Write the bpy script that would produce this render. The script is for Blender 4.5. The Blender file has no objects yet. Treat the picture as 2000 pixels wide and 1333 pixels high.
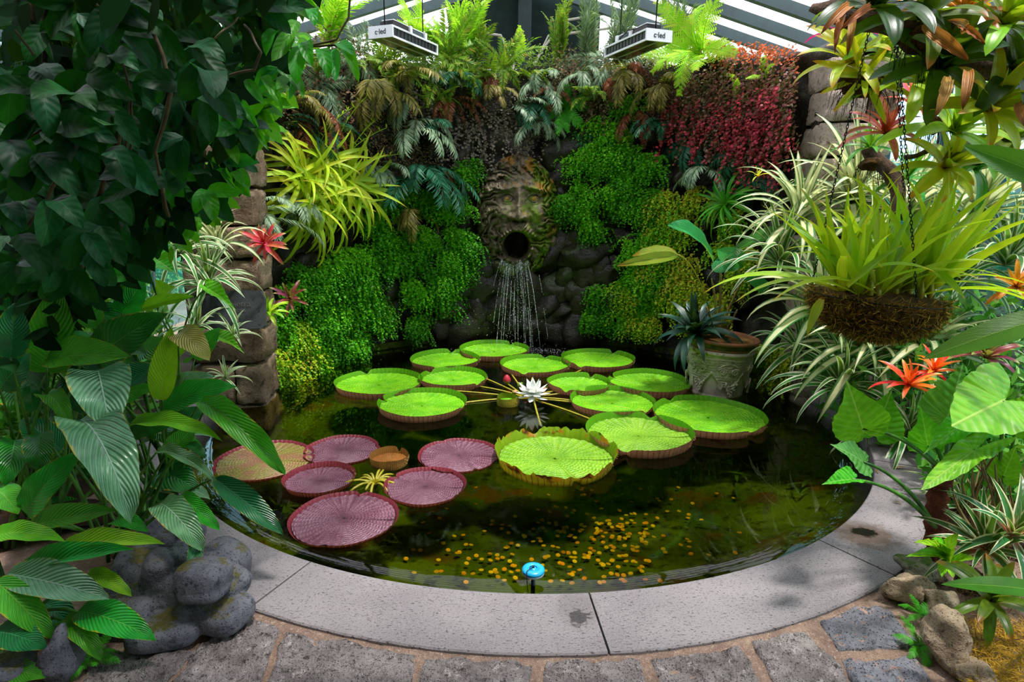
import bpy, math, random
import numpy as np
from mathutils import Vector, Matrix, noise as mnoise

R = math.radians
sc = bpy.context.scene
COL = sc.collection

# ------------------------------------------------------------------ camera
FPX, PITCH, CAMZ = 1200.0, R(13.4), 1.65
cam = bpy.data.cameras.new('camera')
cam.sensor_width = 36.0
cam.lens = FPX / 2000.0 * 36.0
cam.clip_start = 0.05
co = bpy.data.objects.new('camera', cam)
COL.objects.link(co)
co.location = (0, 0, CAMZ)
ROLL = R(0.6)
co.rotation_mode = 'XYZ'
co.matrix_world = Matrix.Translation((0, 0, CAMZ)) @ Matrix.Rotation(R(90) - PITCH, 4, 'X') @ Matrix.Rotation(ROLL, 4, 'Z')
sc.camera = co
CM = co.matrix_world.to_3x3()

# ------------------------------------------------------------------ world, sun, exposure
w = bpy.data.worlds.new('world')
sc.world = w
w.use_nodes = True
bg = w.node_tree.nodes['Background']
bg.inputs['Color'].default_value = (0.93, 0.95, 1.0, 1)
bg.inputs['Strength'].default_value = 2.2
sun = bpy.data.lights.new('sun', 'SUN')
sun.energy = 5.0
sun.angle = R(7)
sun.color = (1.0, 0.96, 0.88)
so = bpy.data.objects.new('sun', sun)
COL.objects.link(so)
SUND = Vector((0.24, -0.13, 1.0)).normalized()
so.rotation_euler = SUND.to_track_quat('Z', 'Y').to_euler()
so.location = SUND * 20
sc.view_settings.view_transform = 'Standard'
sc.view_settings.look = 'None'
sc.view_settings.gamma = 1.0
sc.view_settings.use_curve_mapping = False
sc.view_settings.exposure = 0.5
sc.cycles.max_bounces = 6
sc.cycles.diffuse_bounces = 3
sc.cycles.glossy_bounces = 3
sc.cycles.transmission_bounces = 4
sc.cycles.transparent_max_bounces = 8
sc.cycles.caustics_reflective = False
sc.cycles.caustics_refractive = False
sc.cycles.sample_clamp_indirect = 4.0

# ------------------------------------------------------------------ geometry of the photograph
CX, CY = 0.105, 4.80          # pond centre
RIN, ROUT = 2.503, 2.862       # coping radii
RWALL = 2.47                  # inner face of the back wall
ZW = -0.075                   # water level
def ray(px, py):
    d = CM @ Vector(((px - 1000.0) / FPX, -(py - 666.5) / FPX, -1.0))
    return d
def G(px, py, z=0.0):
    d = ray(px, py); t = (z - CAMZ) / d.z
    return Vector((d.x * t, d.y * t, z))
def P(px, py, Y):
    d = ray(px, py); t = Y / d.y
    return Vector((d.x * t, Y, CAMZ + d.z * t))
def W(px, py, off=0.0):
    """point on the curved back wall (off metres in front of it) and its inward normal"""
    d = ray(px, py); r = RWALL - off
    a = d.x ** 2 + d.y ** 2; b = -2 * (d.x * CX + d.y * CY); c = CX ** 2 + CY ** 2 - r * r
    D = max(b * b - 4 * a * c, 0.0)
    t = (-b + math.sqrt(D)) / (2 * a)
    p = Vector((d.x * t, d.y * t, CAMZ + d.z * t))
    n = Vector((CX - p.x, CY - p.y, 0)).normalized()
    return p, n
def inpoly(x, y, poly):
    c = False; j = len(poly) - 1
    for i in range(len(poly)):
        xi, yi = poly[i]; xj, yj = poly[j]
        if (yi > y) != (yj > y) and x < (xj - xi) * (y - yi) / (yj - yi) + xi: c = not c
        j = i
    return c
def sample_poly(poly, n, rng):
    xs = [p[0] for p in poly]; ys = [p[1] for p in poly]; out = []
    while len(out) < n:
        x = rng.uniform(min(xs), max(xs)); y = rng.uniform(min(ys), max(ys))
        if inpoly(x, y, poly): out.append((x, y))
    return out

# ------------------------------------------------------------------ mesh helpers
def mk(name, V, F, mat=None, uv=None, smooth=True):
    """V (n,3); F array (m,3|4) or list of lists; uv per vertex"""
    me = bpy.data.meshes.new(name)
    V = np.asarray(V, dtype=np.float32).reshape(-1, 3)
    if isinstance(F, np.ndarray):
        k = F.shape[1]; m = F.shape[0]
        me.vertices.add(len(V)); me.vertices.foreach_set('co', V.ravel())
        me.loops.add(m * k); me.polygons.add(m)
        idx = F.astype(np.int32).ravel()
        me.loops.foreach_set('vertex_index', idx)
        me.polygons.foreach_set('loop_start', np.arange(0, m * k, k, dtype=np.int32))
        me.update(calc_edges=True)
    else:
        me.from_pydata([tuple(map(float, v)) for v in V], [], [tuple(int(i) for i in f) for f in F])
        idx = np.zeros(len(me.loops), dtype=np.int32)
        me.loops.foreach_get('vertex_index', idx)
    if uv is not None:
        l = me.uv_layers.new(name='UVMap')
        l.data.foreach_set('uv', np.asarray(uv, dtype=np.float32)[idx].ravel())
    if smooth: me.polygons.foreach_set('use_smooth', np.ones(len(me.polygons), dtype=bool))
    if mat: me.materials.append(mat)
    me.validate() if False else None
    me.update()
    return me
def gridF(nu, nv, closed=False):
    """grid of nv rows with nu columns"""
    i = np.arange(nv - 1)[:, None]; j = np.arange(nu if closed else nu - 1)[None, :]
    a = i * nu + j; b = i * nu + (j + 1) % nu; c = b + nu; d = a + nu
    return np.stack([a, b, c, d], -1).reshape(-1, 4)
class MB:
    """collects shapes into one mesh"""
    def __init__(s): s.V = []; s.F = []; s.U = []; s.n = 0
    def add(s, V, F, U=None):
        V = np.asarray(V, dtype=float).reshape(-1, 3)
        for f in F: s.F.append([int(i) + s.n for i in f])
        s.V.append(V); s.U.append(np.asarray(U) if U is not None else np.zeros((len(V), 2))); s.n += len(V); return s
    def box(s, c, h, M=None):
        v = np.array([[x, y, z] for x in (-1, 1) for y in (-1, 1) for z in (-1, 1)], float) * np.array(h)
        if M is not None: v = v @ np.array(M.to_3x3()).T
        v = v + np.array(c)
        return s.add(v, [(0, 1, 3, 2), (4, 6, 7, 5), (0, 4, 5, 1), (2, 3, 7, 6), (0, 2, 6, 4), (1, 5, 7, 3)])
    def tube(s, pts, r, n=6, cap=True):
        V, F = tubeVF(pts, r, n, cap); return s.add(V, F)
    def mesh(s, name, mat, smooth=True): return mk(name, np.concatenate(s.V), s.F, mat, np.concatenate(s.U), smooth)
def tubeVF(pts, r, n=6, cap=True):
    pts = [Vector(p) for p in pts]; m = len(pts)
    rs = r if hasattr(r, '__len__') else [r] * m
    V = []; F = []; up = None
    for i, p in enumerate(pts):
        t = (pts[min(i + 1, m - 1)] - pts[max(i - 1, 0)])
        if t.length < 1e-9: t = Vector((0, 0, 1))
        t.normalize()
        if up is None:
            up = t.orthogonal().normalized()
        up = (up - t * up.dot(t))
        if up.length < 1e-6: up = t.orthogonal()
        up.normalize(); sd = t.cross(up)
        for k in range(n):
            a = 2 * math.pi * k / n
            V.append(p + (up * math.cos(a) + sd * math.sin(a)) * rs[i])
    for i in range(m - 1):
        for k in range(n):
            F.append((i * n + k, i * n + (k + 1) % n, (i + 1) * n + (k + 1) % n, (i + 1) * n + k))
    if cap:
        F.append(tuple(range(n - 1, -1, -1))); F.append(tuple((m - 1) * n + k for k in range(n)))
    return V, F
def latheVF(prof, n=48, c=(0, 0, 0)):
    V = []
    for r, z in prof:
        for k in range(n):
            a = 2 * math.pi * k / n; V.append((c[0] + r * math.cos(a), c[1] + r * math.sin(a), c[2] + z))
    return np.array(V), gridF(n, len(prof), True)
def bez(p0, p1, p2, n=10):
    p0, p1, p2 = Vector(p0), Vector(p1), Vector(p2)
    return [p0 * (1 - t) ** 2 + p1 * 2 * t * (1 - t) + p2 * t * t for t in np.linspace(0, 1, n)]

# ------------------------------------------------------------------ object helpers
WM = {}
def thing(name, label, cat, loc, group=None):
    o = bpy.data.objects.new(name, None); COL.objects.link(o)
    o.location = loc; o.empty_display_size = .1
    o['label'] = label; o['category'] = cat
    if group: o['group'] = group
    WM[o.name] = Matrix.Translation(Vector(loc))
    return o
def part(name, me, par=None, M=None, kind=None, label=None):
    o = bpy.data.objects.new(name, me); COL.objects.link(o)
    M = M if M is not None else Matrix.Identity(4)
    if par is not None:
        o.parent = par; o.matrix_basis = WM[par.name].inverted() @ M
    else: o.matrix_basis = M
    WM[o.name] = M
    if kind: o['kind'] = kind
    if label: o['label'] = label
    return o
def textpart(txt, size, mat, par, M, ext=.0008, off=0.0):
    cu = bpy.data.curves.new('lettering', 'FONT'); cu.body = txt; cu.size = size; cu.align_x = 'CENTER'; cu.align_y = 'CENTER'; cu.extrude = ext; cu.offset = off
    tmp = bpy.data.objects.new('tmp_text', cu); COL.objects.link(tmp); dg = bpy.context.evaluated_depsgraph_get()
    me = bpy.data.meshes.new_from_object(tmp.evaluated_get(dg)); bpy.data.objects.remove(tmp); me.name = 'lettering'; me.materials.clear(); me.materials.append(mat)
    return part('lettering', me, par, M)
def single(name, me, label, cat, group=None, kind=None, M=None):
    o = part(name, me, None, M, kind)
    o['label'] = label; o['category'] = cat
    if group: o['group'] = group
    return o
def setting(name, me=None, M=None):
    o = part(name, me, None, M, 'structure')
    return o

# ------------------------------------------------------------------ materials
def srgb(h):
    h = h.lstrip('#'); c = [int(h[i:i + 2], 16) / 255 for i in (0, 2, 4)]
    return tuple((x / 12.92 if x <= .04045 else ((x + .055) / 1.055) ** 2.4) for x in c) + (1.0,)
class NT:
    def __init__(s, name):
        s.m = bpy.data.materials.new(name); s.m.use_nodes = True
        s.t = s.m.node_tree; s.t.nodes.clear()
        s.out = s.t.nodes.new('ShaderNodeOutputMaterial')
    def n(s, typ, **kw):
        nd = s.t.nodes.new('ShaderNode' + typ)
        for k, v in kw.items():
            if hasattr(nd, k) and not k.startswith('i_'): setattr(nd, k, v)
        return nd
    def l(s, a, b): s.t.links.new(a, b)
    def setin(s, nd, key, v):
        i = nd.inputs[key]
        if isinstance(v, bpy.types.NodeSocket): s.l(v, i)
        else: i.default_value = v
    def math(s, op, a, b=0.0, c=None, clamp=False):
        nd = s.n('Math', operation=op); nd.use_clamp = clamp
        s.setin(nd, 0, a); s.setin(nd, 1, b)
        if c is not None: s.setin(nd, 2, c)
        return nd.outputs[0]
    def mix(s, f, a, b, mode='MIX'):
        nd = s.n('Mix', data_type='RGBA', blend_type=mode)
        s.setin(nd, 0, f); s.setin(nd, 6, a); s.setin(nd, 7, b)
        return nd.outputs[2]
    def step(s, v, a, b, x=0.0, y=1.0):
        nd = s.n('MapRange', interpolation_type='SMOOTHSTEP')
        s.setin(nd, 0, v); s.setin(nd, 1, a); s.setin(nd, 2, b); s.setin(nd, 3, x); s.setin(nd, 4, y)
        return nd.outputs[0]
    def noise(s, scale, detail=3, rough=.55, vec=None, dist=0.0):
        nd = s.n('TexNoise'); nd.inputs['Scale'].default_value = scale; nd.inputs['Detail'].default_value = detail
        nd.inputs['Roughness'].default_value = rough; nd.inputs['Distortion'].default_value = dist
        if vec is not None: s.l(vec, nd.inputs['Vector'])
        return nd.outputs[0]
    def vor(s, scale, vec=None, feature='F1'):
        nd = s.n('TexVoronoi'); nd.feature = feature; nd.inputs['Scale'].default_value = scale
        if vec is not None: s.l(vec, nd.inputs['Vector'])
        return nd.outputs[0]
    def pos(s): return s.n('NewGeometry').outputs['Position']
    def obj(s): return s.n('TexCoord').outputs['Object']
    def uv(s):
        u = s.n('UVMap'); sp = s.n('SeparateXYZ'); s.l(u.outputs[0], sp.inputs[0]); return sp.outputs[0], sp.outputs[1]
    def xyz(s, v):
        sp = s.n('SeparateXYZ'); s.l(v, sp.inputs[0]); return sp.outputs
    def rnd(s): return s.n('ObjectInfo').outputs['Random']
    def ramp(s, f, stops, interp='LINEAR'):
        nd = s.n('ValToRGB'); cr = nd.color_ramp; cr.interpolation = interp
        while len(cr.elements) < len(stops): cr.elements.new(.5)
        for e, (p, c) in zip(cr.elements, stops): e.position = p; e.color = c
        s.l(f, nd.inputs[0]); return nd.outputs[0]
    def bump(s, h, strength=.5, dist=.01, normal=None):
        nd = s.n('Bump'); nd.inputs['Strength'].default_value = strength; nd.inputs['Distance'].default_value = dist
        s.l(h, nd.inputs['Height'])
        if normal is not None: s.l(normal, nd.inputs['Normal'])
        return nd.outputs[0]
    def bsdf(s, col, rough=.5, spec=.5, nrm=None, metal=0.0, trans=0.0, ior=1.45, alpha=None):
        b = s.n('BsdfPrincipled')
        s.setin(b, 'Base Color', col); s.setin(b, 'Roughness', rough); s.setin(b, 'Metallic', metal)
        b.inputs['Specular IOR Level'].default_value = spec; b.inputs['IOR'].default_value = ior
        b.inputs['Transmission Weight'].default_value = trans
        if nrm is not None: s.l(nrm, b.inputs['Normal'])
        return b.outputs[0]
    def mixsh(s, f, a, b):
        nd = s.n('MixShader'); s.setin(nd, 0, f); s.l(a, nd.inputs[1]); s.l(b, nd.inputs[2]); return nd.outputs[0]
    def done(s, sh): s.l(sh, s.out.inputs[0]); return s.m
def simple(name, col, rough=.5, metal=0.0, spec=.5, var=.0, nscale=8, bump=0.0, col2=None):
    t = NT(name); c = srgb(col); nz = t.noise(nscale, 4, .6, t.obj())
    c2 = srgb(col2) if col2 else tuple(x * (1 - var) for x in c[:3]) + (1,)
    cc = t.mix(t.step(nz, .35, .65), c, c2)
    nr = t.bump(nz, bump, .01) if bump else None
    return t.done(t.bsdf(cc, rough, spec, nr, metal))
def leafmat(name, c1, c2, vein=None, vN=10, vK=1.5, vA=.25, mid=.5, midw=.06, edge=None, e0=.5, e1=.7, tip=None, t0=.75,
            stripeN=0, rough=.42, trans=.3, tcol=None, bump=.3, var=.25, hue=.03, spec=.45, base=None, margin=None):
    t = NT(name); u, v = t.uv(); au = t.math('ABSOLUTE', t.math('MULTIPLY_ADD', u, 2.0, -1.0))
    nz = t.noise(5, 3, .6, t.obj())
    c = t.mix(t.step(nz, .3, .7), srgb(c1), srgb(c2))
    ph = t.math('SINE', t.math('MULTIPLY', t.math('SUBTRACT', t.math('MULTIPLY', v, vN), t.math('MULTIPLY', au, vK)), 6.2832))
    if base: c = t.mix(t.step(v, 0, .35, 1, 0), c, srgb(base))
    if edge: c = t.mix(t.step(t.math('ADD', au, t.math('MULTIPLY', t.math('SUBTRACT', nz, .5), .12)), e0, e1), c, srgb(edge))
    if vein:
        c = t.mix(t.math('MULTIPLY', t.step(ph, .2, 1), vA), c, srgb(vein))
        c = t.mix(t.math('MULTIPLY', t.step(au, midw, midw * .4), mid), c, srgb(vein))
    if margin: c = t.mix(t.math('MULTIPLY', t.step(t.math('ADD', au, t.math('MULTIPLY', t.noise(9, 2, .5, t.obj()), .5)), 1.17, 1.32), .9), c, srgb(margin))
    if tip: c = t.mix(t.step(t.math('ADD', v, t.math('MULTIPLY', nz, .15)), t0, 1.02), c, srgb(tip))
    hs = t.n('HueSaturation'); r = t.rnd()
    t.l(t.math('MULTIPLY_ADD', r, hue * 2, .5 - hue), hs.inputs['Hue'])
    t.l(t.math('MULTIPLY_ADD', t.math('FRACT', t.math('MULTIPLY', r, 7.31)), var * 2, 1 - var), hs.inputs['Value'])
    t.l(c, hs.inputs['Color']); c = hs.outputs[0]
    h = t.math('ADD', ph, t.math('MULTIPLY', t.step(au, midw, 0), -2.0))
    nr = t.bump(h, bump, .004)
    pb = t.bsdf(c, rough, spec, nr)
    tr = t.n('BsdfTranslucent')
    tc = t.mix(.55, c, srgb(tcol), 'MIX') if tcol else t.mix(.5, c, (0.35, 0.6, 0.02, 1))
    t.l(tc, tr.inputs['Color'])
    return t.done(t.mixsh(trans, pb, tr.outputs[0]))
def stuffmat(name, cols, rough=.5, trans=.25, tcol=(0.3, 0.6, 0.02, 1), spec=.3, patch=None, pscale=3, tmix=.5, interp='LINEAR'):
    """leaf litter / leaflets: UV.x carries a random number per leaflet"""
    t = NT(name); u, v = t.uv()
    n = len(cols)
    c = t.ramp(u, [(i / max(1, n - 1), srgb(k)) for i, k in enumerate(cols)], interp)
    if patch: c = t.mix(t.step(t.noise(pscale, 3, .5, t.pos()), .48, .6), c, srgb(patch))
    pb = t.bsdf(c, rough, spec)
    tr = t.n('BsdfTranslucent'); t.l(t.mix(tmix, c, tcol), tr.inputs['Color'])
    return t.done(t.mixsh(trans, pb, tr.outputs[0]))
def rockmat(name, c1, c2, c3=None, moss=None, mamt=.55, scale=4, rough=.8, bump=.8, spec=.3, pits=True, bd=.02, glint_fleck=None):
    t = NT(name); p = t.pos()
    n1 = t.noise(scale, 6, .65, p); n2 = t.noise(scale * 5, 5, .7, p)
    c = t.mix(t.step(n1, .35, .65), srgb(c1), srgb(c2))
    if c3: c = t.mix(t.step(n2, .52, .68), c, srgb(c3))
    if glint_fleck: c = t.mix(t.step(t.noise(scale * 3.1, 5, .75, p, .6), .56, .66), c, srgb(glint_fleck))
    h = t.math('ADD', n1, t.math('MULTIPLY', n2, .6))
    if pits:
        v = t.step(t.vor(scale * 18, p), .05, .3); h = t.math('ADD', h, t.math('MULTIPLY', v, .25))
        c = t.mix(t.step(v, .5, 0), c, tuple(x * .35 for x in srgb(c1)[:3]) + (1,))
    if moss:
        nm = t.noise(scale * .8, 5, .7, p)
        nz = t.xyz(t.n('NewGeometry').outputs['Normal'])[2]
        mm = t.step(t.math('ADD', nm, t.math('MULTIPLY', nz, .12)), mamt, mamt + .1)
        c = t.mix(mm, c, t.mix(n2, srgb(moss), tuple(x * .35 for x in srgb(moss)[:3]) + (1,)))
    return t.done(t.bsdf(c, rough, spec, t.bump(h, bump, bd)))

# ------------------------------------------------------------------ leaf shapes
def prof(kind, s):
    s = np.clip(s, 0, 1)
    if kind == 'strap': w = np.minimum(1, s / .10 * .5 + .5) * (1 - s ** 3.5)
    elif kind == 'sword': w = (.45 + .55 * np.minimum(1, s / .35)) * (1 - s ** 2.3)
    elif kind == 'ovate': w = np.clip(s, 0, 1) ** .55 * (1 - s) ** .75 * 2.0
    elif kind == 'lance': w = s ** .7 * (1 - s) ** .9 * 2.6
    elif kind == 'broad': w = s ** .42 * (1 - s ** 1.9) ** .95 * 1.38
    elif kind == 'brom': w = (.75 + .25 * np.minimum(1, s / .4)) * (1 - s ** 4.5) ** .75
    elif kind == 'petal': w = (.35 + .65 * np.sin(np.pi * np.clip(s * .9, 0, 1))) * (1 - s ** 4)
    elif kind == 'pleat': w = s ** .9 * (1 - s ** 5) * 1.25
    return np.maximum(w, 0.004)
def leafVF(L=1, Wd=.1, e0=60, e1=-30, p=1.3, kind='strap', fold=.25, wave=0.0, wf=6, nu=5, nv=12, twist=0.0, curl=0.0, seed=0, ripple=0.0):
    rng = np.random.default_rng(seed)
    s = np.linspace(0, 1, nv)
    th = np.radians(e0 + (e1 - e0) * s ** p)
    ds = L / (nv - 1)
    x = np.concatenate([[0], np.cumsum(np.cos((th[1:] + th[:-1]) / 2) * ds)])
    z = np.concatenate([[0], np.cumsum(np.sin((th[1:] + th[:-1]) / 2) * ds)])
    w = prof(kind, s) * Wd / 2
    u = np.linspace(-1, 1, nu)
    tw = twist * s
    nx, nz = -np.sin(th), np.cos(th)
    ph = rng.uniform(0, 6.28, 2)
    V = np.zeros((nv, nu, 3))
    for j, uu in enumerate(u):
        off = uu * w
        wv = wave * Wd * (abs(uu) ** 1.5) * np.sin(s * wf * 2 * np.pi + ph[0] + (1.3 if uu > 0 else 0)) * np.minimum(1, s * 5)
        rp = ripple * Wd * np.sin(s * 60) * abs(uu)
        up = fold * abs(off) + wv + rp - curl * (off ** 2) / (Wd + 1e-6) * 2
        yy = off * np.cos(tw) - up * np.sin(tw); uz = off * np.sin(tw) + up * np.cos(tw)
        V[:, j, 0] = x + nx * uz; V[:, j, 1] = yy; V[:, j, 2] = z + nz * uz
    U = np.zeros((nv, nu, 2)); U[..., 0] = (u[None, :] + 1) / 2; U[..., 1] = s[:, None]
    chord = np.array([x[-1], 0, z[-1]])
    return V.reshape(-1, 3), gridF(nu, nv), U.reshape(-1, 2), chord
class LeafSet:
    """a few mesh variants of one kind of leaf"""
    def __init__(s, name, mat, specs):
        s.v = []
        for i, k in enumerate(specs):
            V, F, U, c = leafVF(seed=i, **k)
            s.v.append((mk(name, V, F, mat, U), c))
    def put(s, par, B, T, up=(0, 0, 1), wr=None, k=0, name='leaf', label=None):
        me, c = s.v[k % len(s.v)]
        B, T = Vector(B), Vector(T); X = T - B; L = X.length
        if L < 1e-5: return None
        X.normalize()
        Z = Vector(up) - X * Vector(up).dot(X)
        if Z.length < 1e-4: Z = X.orthogonal()
        Z.normalize(); Y = Z.cross(X)
        cl = float(np.linalg.norm(c)); cx, cz = c[0] / cl, c[2] / cl
        A = Matrix(((cx, 0, -cz), (0, 1, 0), (cz, 0, cx)))
        Wd = Matrix((X, Y, Z)).transposed()
        sc_ = L / cl; wr = 1 if wr is None else wr
        M = (Wd @ A.transposed() @ Matrix.Diagonal((sc_, sc_ * wr, sc_))).to_4x4()
        return part(name, me, par, Matrix.Translation(B) @ M, label=label)
def axisM(n):
    n = Vector(n).normalized()
    return n.to_track_quat('Z', 'Y').to_matrix()
def rosette(par, c, sets, n, L, axis=(0, 0, 1), wr=1.0, rng=None, az0=0, azr=360, jit=.18, name='leaf', c0=0.0):
    """inner variants first, outer last"""
    c = Vector(c); A = axisM(axis); rng = rng or random.Random(1)
    full = azr >= 360
    for i in range(n):
        f = i / max(1, n - 1)
        az = R((i * 137.5) if full else az0 + rng.uniform(0, azr)) + rng.uniform(-.25, .25)
        k = min(len(sets.v) - 1, int(f * len(sets.v) + rng.uniform(-.3, .3)) if f > 0 else 0); k = max(0, k)
        me, _ = sets.v[k]
        s = L * (1 + rng.uniform(-jit, jit)) * (.8 + .2 * min(1, f * 2))
        M = Matrix.Translation(c) @ (A @ Matrix.Rotation(az, 3, 'Z') @ Matrix.Rotation(rng.uniform(-.12, .12), 3, 'Y') @ Matrix.Rotation(rng.uniform(-.15, .15), 3, 'X') @ Matrix.Diagonal((s, s * wr, s))).to_4x4() @ Matrix.Translation((c0, 0, 0))
        part(name, me, par, M)
def frondVF(n=24, L=1.0, pl=.22, pw=.035, e0=50, e1=-40, p=1.2, fwd=25, droop=.25, tooth=False, seed=0, taper='fern'):
    rng = np.random.default_rng(seed)
    nv = 14; s = np.linspace(0, 1, nv); th = np.radians(e0 + (e1 - e0) * s ** p); ds = L / (nv - 1)
    x = np.concatenate([[0], np.cumsum(np.cos((th[1:] + th[:-1]) / 2) * ds)]); z = np.concatenate([[0], np.cumsum(np.sin((th[1:] + th[:-1]) / 2) * ds)])
    V, F = tubeVF([(a, 0, b) for a, b in zip(x, z)], list(np.linspace(.008, .002, nv) * L), 3, False)
    V = [tuple(q) for q in V]; F = list(F); U = [(.15, .5)] * len(V)
    for i in range(n):
        si = .08 + .92 * (i + .5) / n
        xi = np.interp(si, s, x); zi = np.interp(si, s, z); ti = np.interp(si, s, th)
        t = np.array([math.cos(ti), 0, math.sin(ti)]); nn = np.array([-math.sin(ti), 0, math.cos(ti)])
        if taper == 'fern': ln = pl * L * (math.sin(math.pi * min(1, (si + .12) * .9)) ** .7 if si < .96 else .35)
        else: ln = pl * L * (1 - .55 * si ** 2) * min(1, si * 4 + .3)
        for sg in (-1, 1):
            if rng.random() < .04: continue
            fw = R(fwd + rng.uniform(-8, 8) + si * 20)
            d = np.array([0, sg, 0]) * math.cos(fw) + t * math.sin(fw) + nn * rng.uniform(-.15, .1)
            d /= np.linalg.norm(d); q = t * math.cos(fw) - np.array([0, sg, 0]) * math.sin(fw)
            o = np.array([xi, 0, zi]); wd = pw * L * (.6 + .4 * ln / (pl * L))
            if not tooth:
                b = len(V); l2 = ln * rng.uniform(.85, 1.1); r = rng.random()
                V += [o - q * wd * .3, o + d * l2 * .4 - q * wd * .5 - nn * l2 * droop * .12, o + d * l2 - nn * l2 * droop, o + d * l2 * .4 + q * wd * .5 - nn * l2 * droop * .12]
                F.append((b, b + 1, b + 2, b + 3)); U += [(r, .3)] * 4
            else:
                m = 7; r = rng.random()
                for j in range(m):
                    f = (j + .5) / m; c = o + d * ln * f - nn * ln * droop * f * f
                    tl = wd * (1.25 - f) * .95
                    for s2 in (-1, 1):
                        b = len(V); dd = q * s2 + d * .45
                        V += [c - d * ln / m * .5, c + dd * tl, c + d * ln / m * .6]
                        F.append((b, b + 1, b + 2)); U += [(r, .5)] * 3
    return V, F, U
FR = {}
def frondset(key, mat, specs):
    out = []
    for i, k in enumerate(specs):
        V, F, U = frondVF(seed=i + 3, **k); out.append(mk('frond', V, F, mat, U, smooth=False))
    FR[key] = out
def fern(par, c, key, n, L, axis, spread=360, rng=None, tilt=0):
    rng = rng or random.Random(7); A = axisM(axis)
    for i in range(n):
        az = R(-spread / 2 + spread * (i + .5) / n + rng.uniform(-12, 12))
        me = FR[key][i % len(FR[key])]
        s = L * rng.uniform(.75, 1.12)
        M = Matrix.Translation(Vector(c)) @ (A @ Matrix.Rotation(az, 3, 'Z') @ Matrix.Rotation(R(tilt) + rng.uniform(-.25, .25), 3, 'Y') @ Matrix.Rotation(rng.uniform(-.3, .3), 3, 'X') @ Matrix.Scale(s, 3)).to_4x4()
        part('frond', me, par, M)

# ================================================================== MATERIALS USED
M_coping = None
def coping_material():
    t = NT('grey_volcanic_coping'); p = t.pos()
    n1 = t.noise(1.6, 4, .6, p); n2 = t.noise(140, 4, .7, p)
    c = t.mix(t.step(n1, .35, .65), srgb('747071'), srgb('848080'))
    c = t.mix(t.step(n2, .45, .75), c, srgb('938f8e'))
    mp = t.n('Mapping'); mp.inputs['Scale'].default_value = (45, 150, 60); mp.inputs['Rotation'].default_value = (0, 0, R(-12)); t.l(p, mp.inputs[0])
    v = t.noise(1.0, 2, .5, mp.outputs[0]); pit = t.step(v, .625, .68)
    mp2 = t.n('Mapping'); mp2.inputs['Scale'].default_value = (90, 160, 90); t.l(p, mp2.inputs[0])
    pit2 = t.step(t.noise(1.0, 2, .5, mp2.outputs[0]), .62, .68)
    pit = t.math('MAXIMUM', pit, pit2)
    c = t.mix(t.math('MULTIPLY', pit, .75), c, srgb('2a2828'))
    xyz = t.xyz(p)
    def spot(q, rx, ry, amp):
        a = t.math('DIVIDE', t.math('SUBTRACT', xyz[0], q.x), rx); b = t.math('DIVIDE', t.math('SUBTRACT', xyz[1], q.y), ry)
        d = t.math('SQRT', t.math('ADD', t.math('MULTIPLY', a, a), t.math('MULTIPLY', b, b)))
        return t.math('ADD', d, t.math('MULTIPLY', t.math('SUBTRACT', t.noise(22, 4, .7, p), .5), amp))
    q = G(1690, 1045); s1 = spot(q, .20, .17, 1.0); c = t.mix(t.step(s1, 1, .4, 0, .8), c, srgb('5e4a38'))
    q2 = G(1687, 1040); s2 = spot(q2, .075, .055, 1.1); c = t.mix(t.step(s2, 1, .6), c, srgb('100d0c'))
    q3 = G(1132, 1208); s3 = spot(q3, .055, .08, 2.4); c = t.mix(t.step(s3, .8, .5, 0, .9), c, srgb('1b1a1b'))
    q4 = G(1128, 1190); s4 = spot(q4, .10, .14, .8); c = t.mix(t.step(s4, 1.1, .5, 0, .35), c, srgb('55504e'))
    wet = t.math('MAXIMUM', t.step(s2, 1, .6), t.step(s3, .8, .5))
    h = t.math('SUBTRACT', t.math('MULTIPLY', n2, .3), pit)
    return t.done(t.bsdf(c, t.math('MULTIPLY_ADD', wet, -.55, .72), .35, t.bump(h, .5, .004)))
M_coping = coping_material()
M_mortar = rockmat('sandy_mortar', 'b89c86', '9c8272', 'd0baa4', scale=11, bump=1, rough=.9, bd=.05)
M_paving = rockmat('rough_paving_stone', '7c7470', 'a49c98', '4a4240', scale=6, bump=1.0, rough=.45, spec=.5, bd=.07, glint_fleck='c0b8b4')  # pale flecks paint glints of light into the stone colour
M_paving2 = rockmat('blue_grey_slab', '686a70', '84868c', '46474c', scale=5, bump=1, rough=.5, spec=.45, bd=.05, glint_fleck='b08c78')
M_wallrock = rockmat('dark_wet_rock', '1d1a14', '2d281e', '13110d', moss='2f4210', mamt=.58, scale=2.6, rough=.38, spec=.5, bump=.9, bd=.03)
M_pier = rockmat('pier_tuff', '6a5743', '857560', '4c3d2d', moss='3c4a1c', mamt=.66, scale=3, rough=.85, bump=.9, bd=.03)
M_pier2 = rockmat('pale_pier_tuff', '97887a', 'a99b8c', '6b5d50', moss='4b5022', mamt=.7, scale=3, rough=.85, bump=.9, bd=.03)
M_statue = rockmat('grey_basalt_statue', '585a62', '72747a', '3c4048', moss='6f6a32', mamt=.64, scale=6, rough=.75, bump=1, bd=.02)
M_rock = rockmat('buff_garden_rock', '8d7b62', 'a8987e', '5b4c3b', moss='56602c', mamt=.72, scale=7, rough=.85, bump=1, bd=.02)
M_rockg = rockmat('greenish_rock', '6d6c5a', '85836d', '4a4a3c', moss='55702a', mamt=.55, scale=7, rough=.85, bump=1, bd=.02)
M_soil = rockmat('brown_soil', '2c2119', '43301f', '1b140e', scale=10, rough=.95, bump=1, bd=.03)
M_frame = simple('dark_green_frame', '26383a', .45, var=.3)
M_frame2 = simple('grey_green_frame', '3d5254', .45, var=.2)
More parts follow.
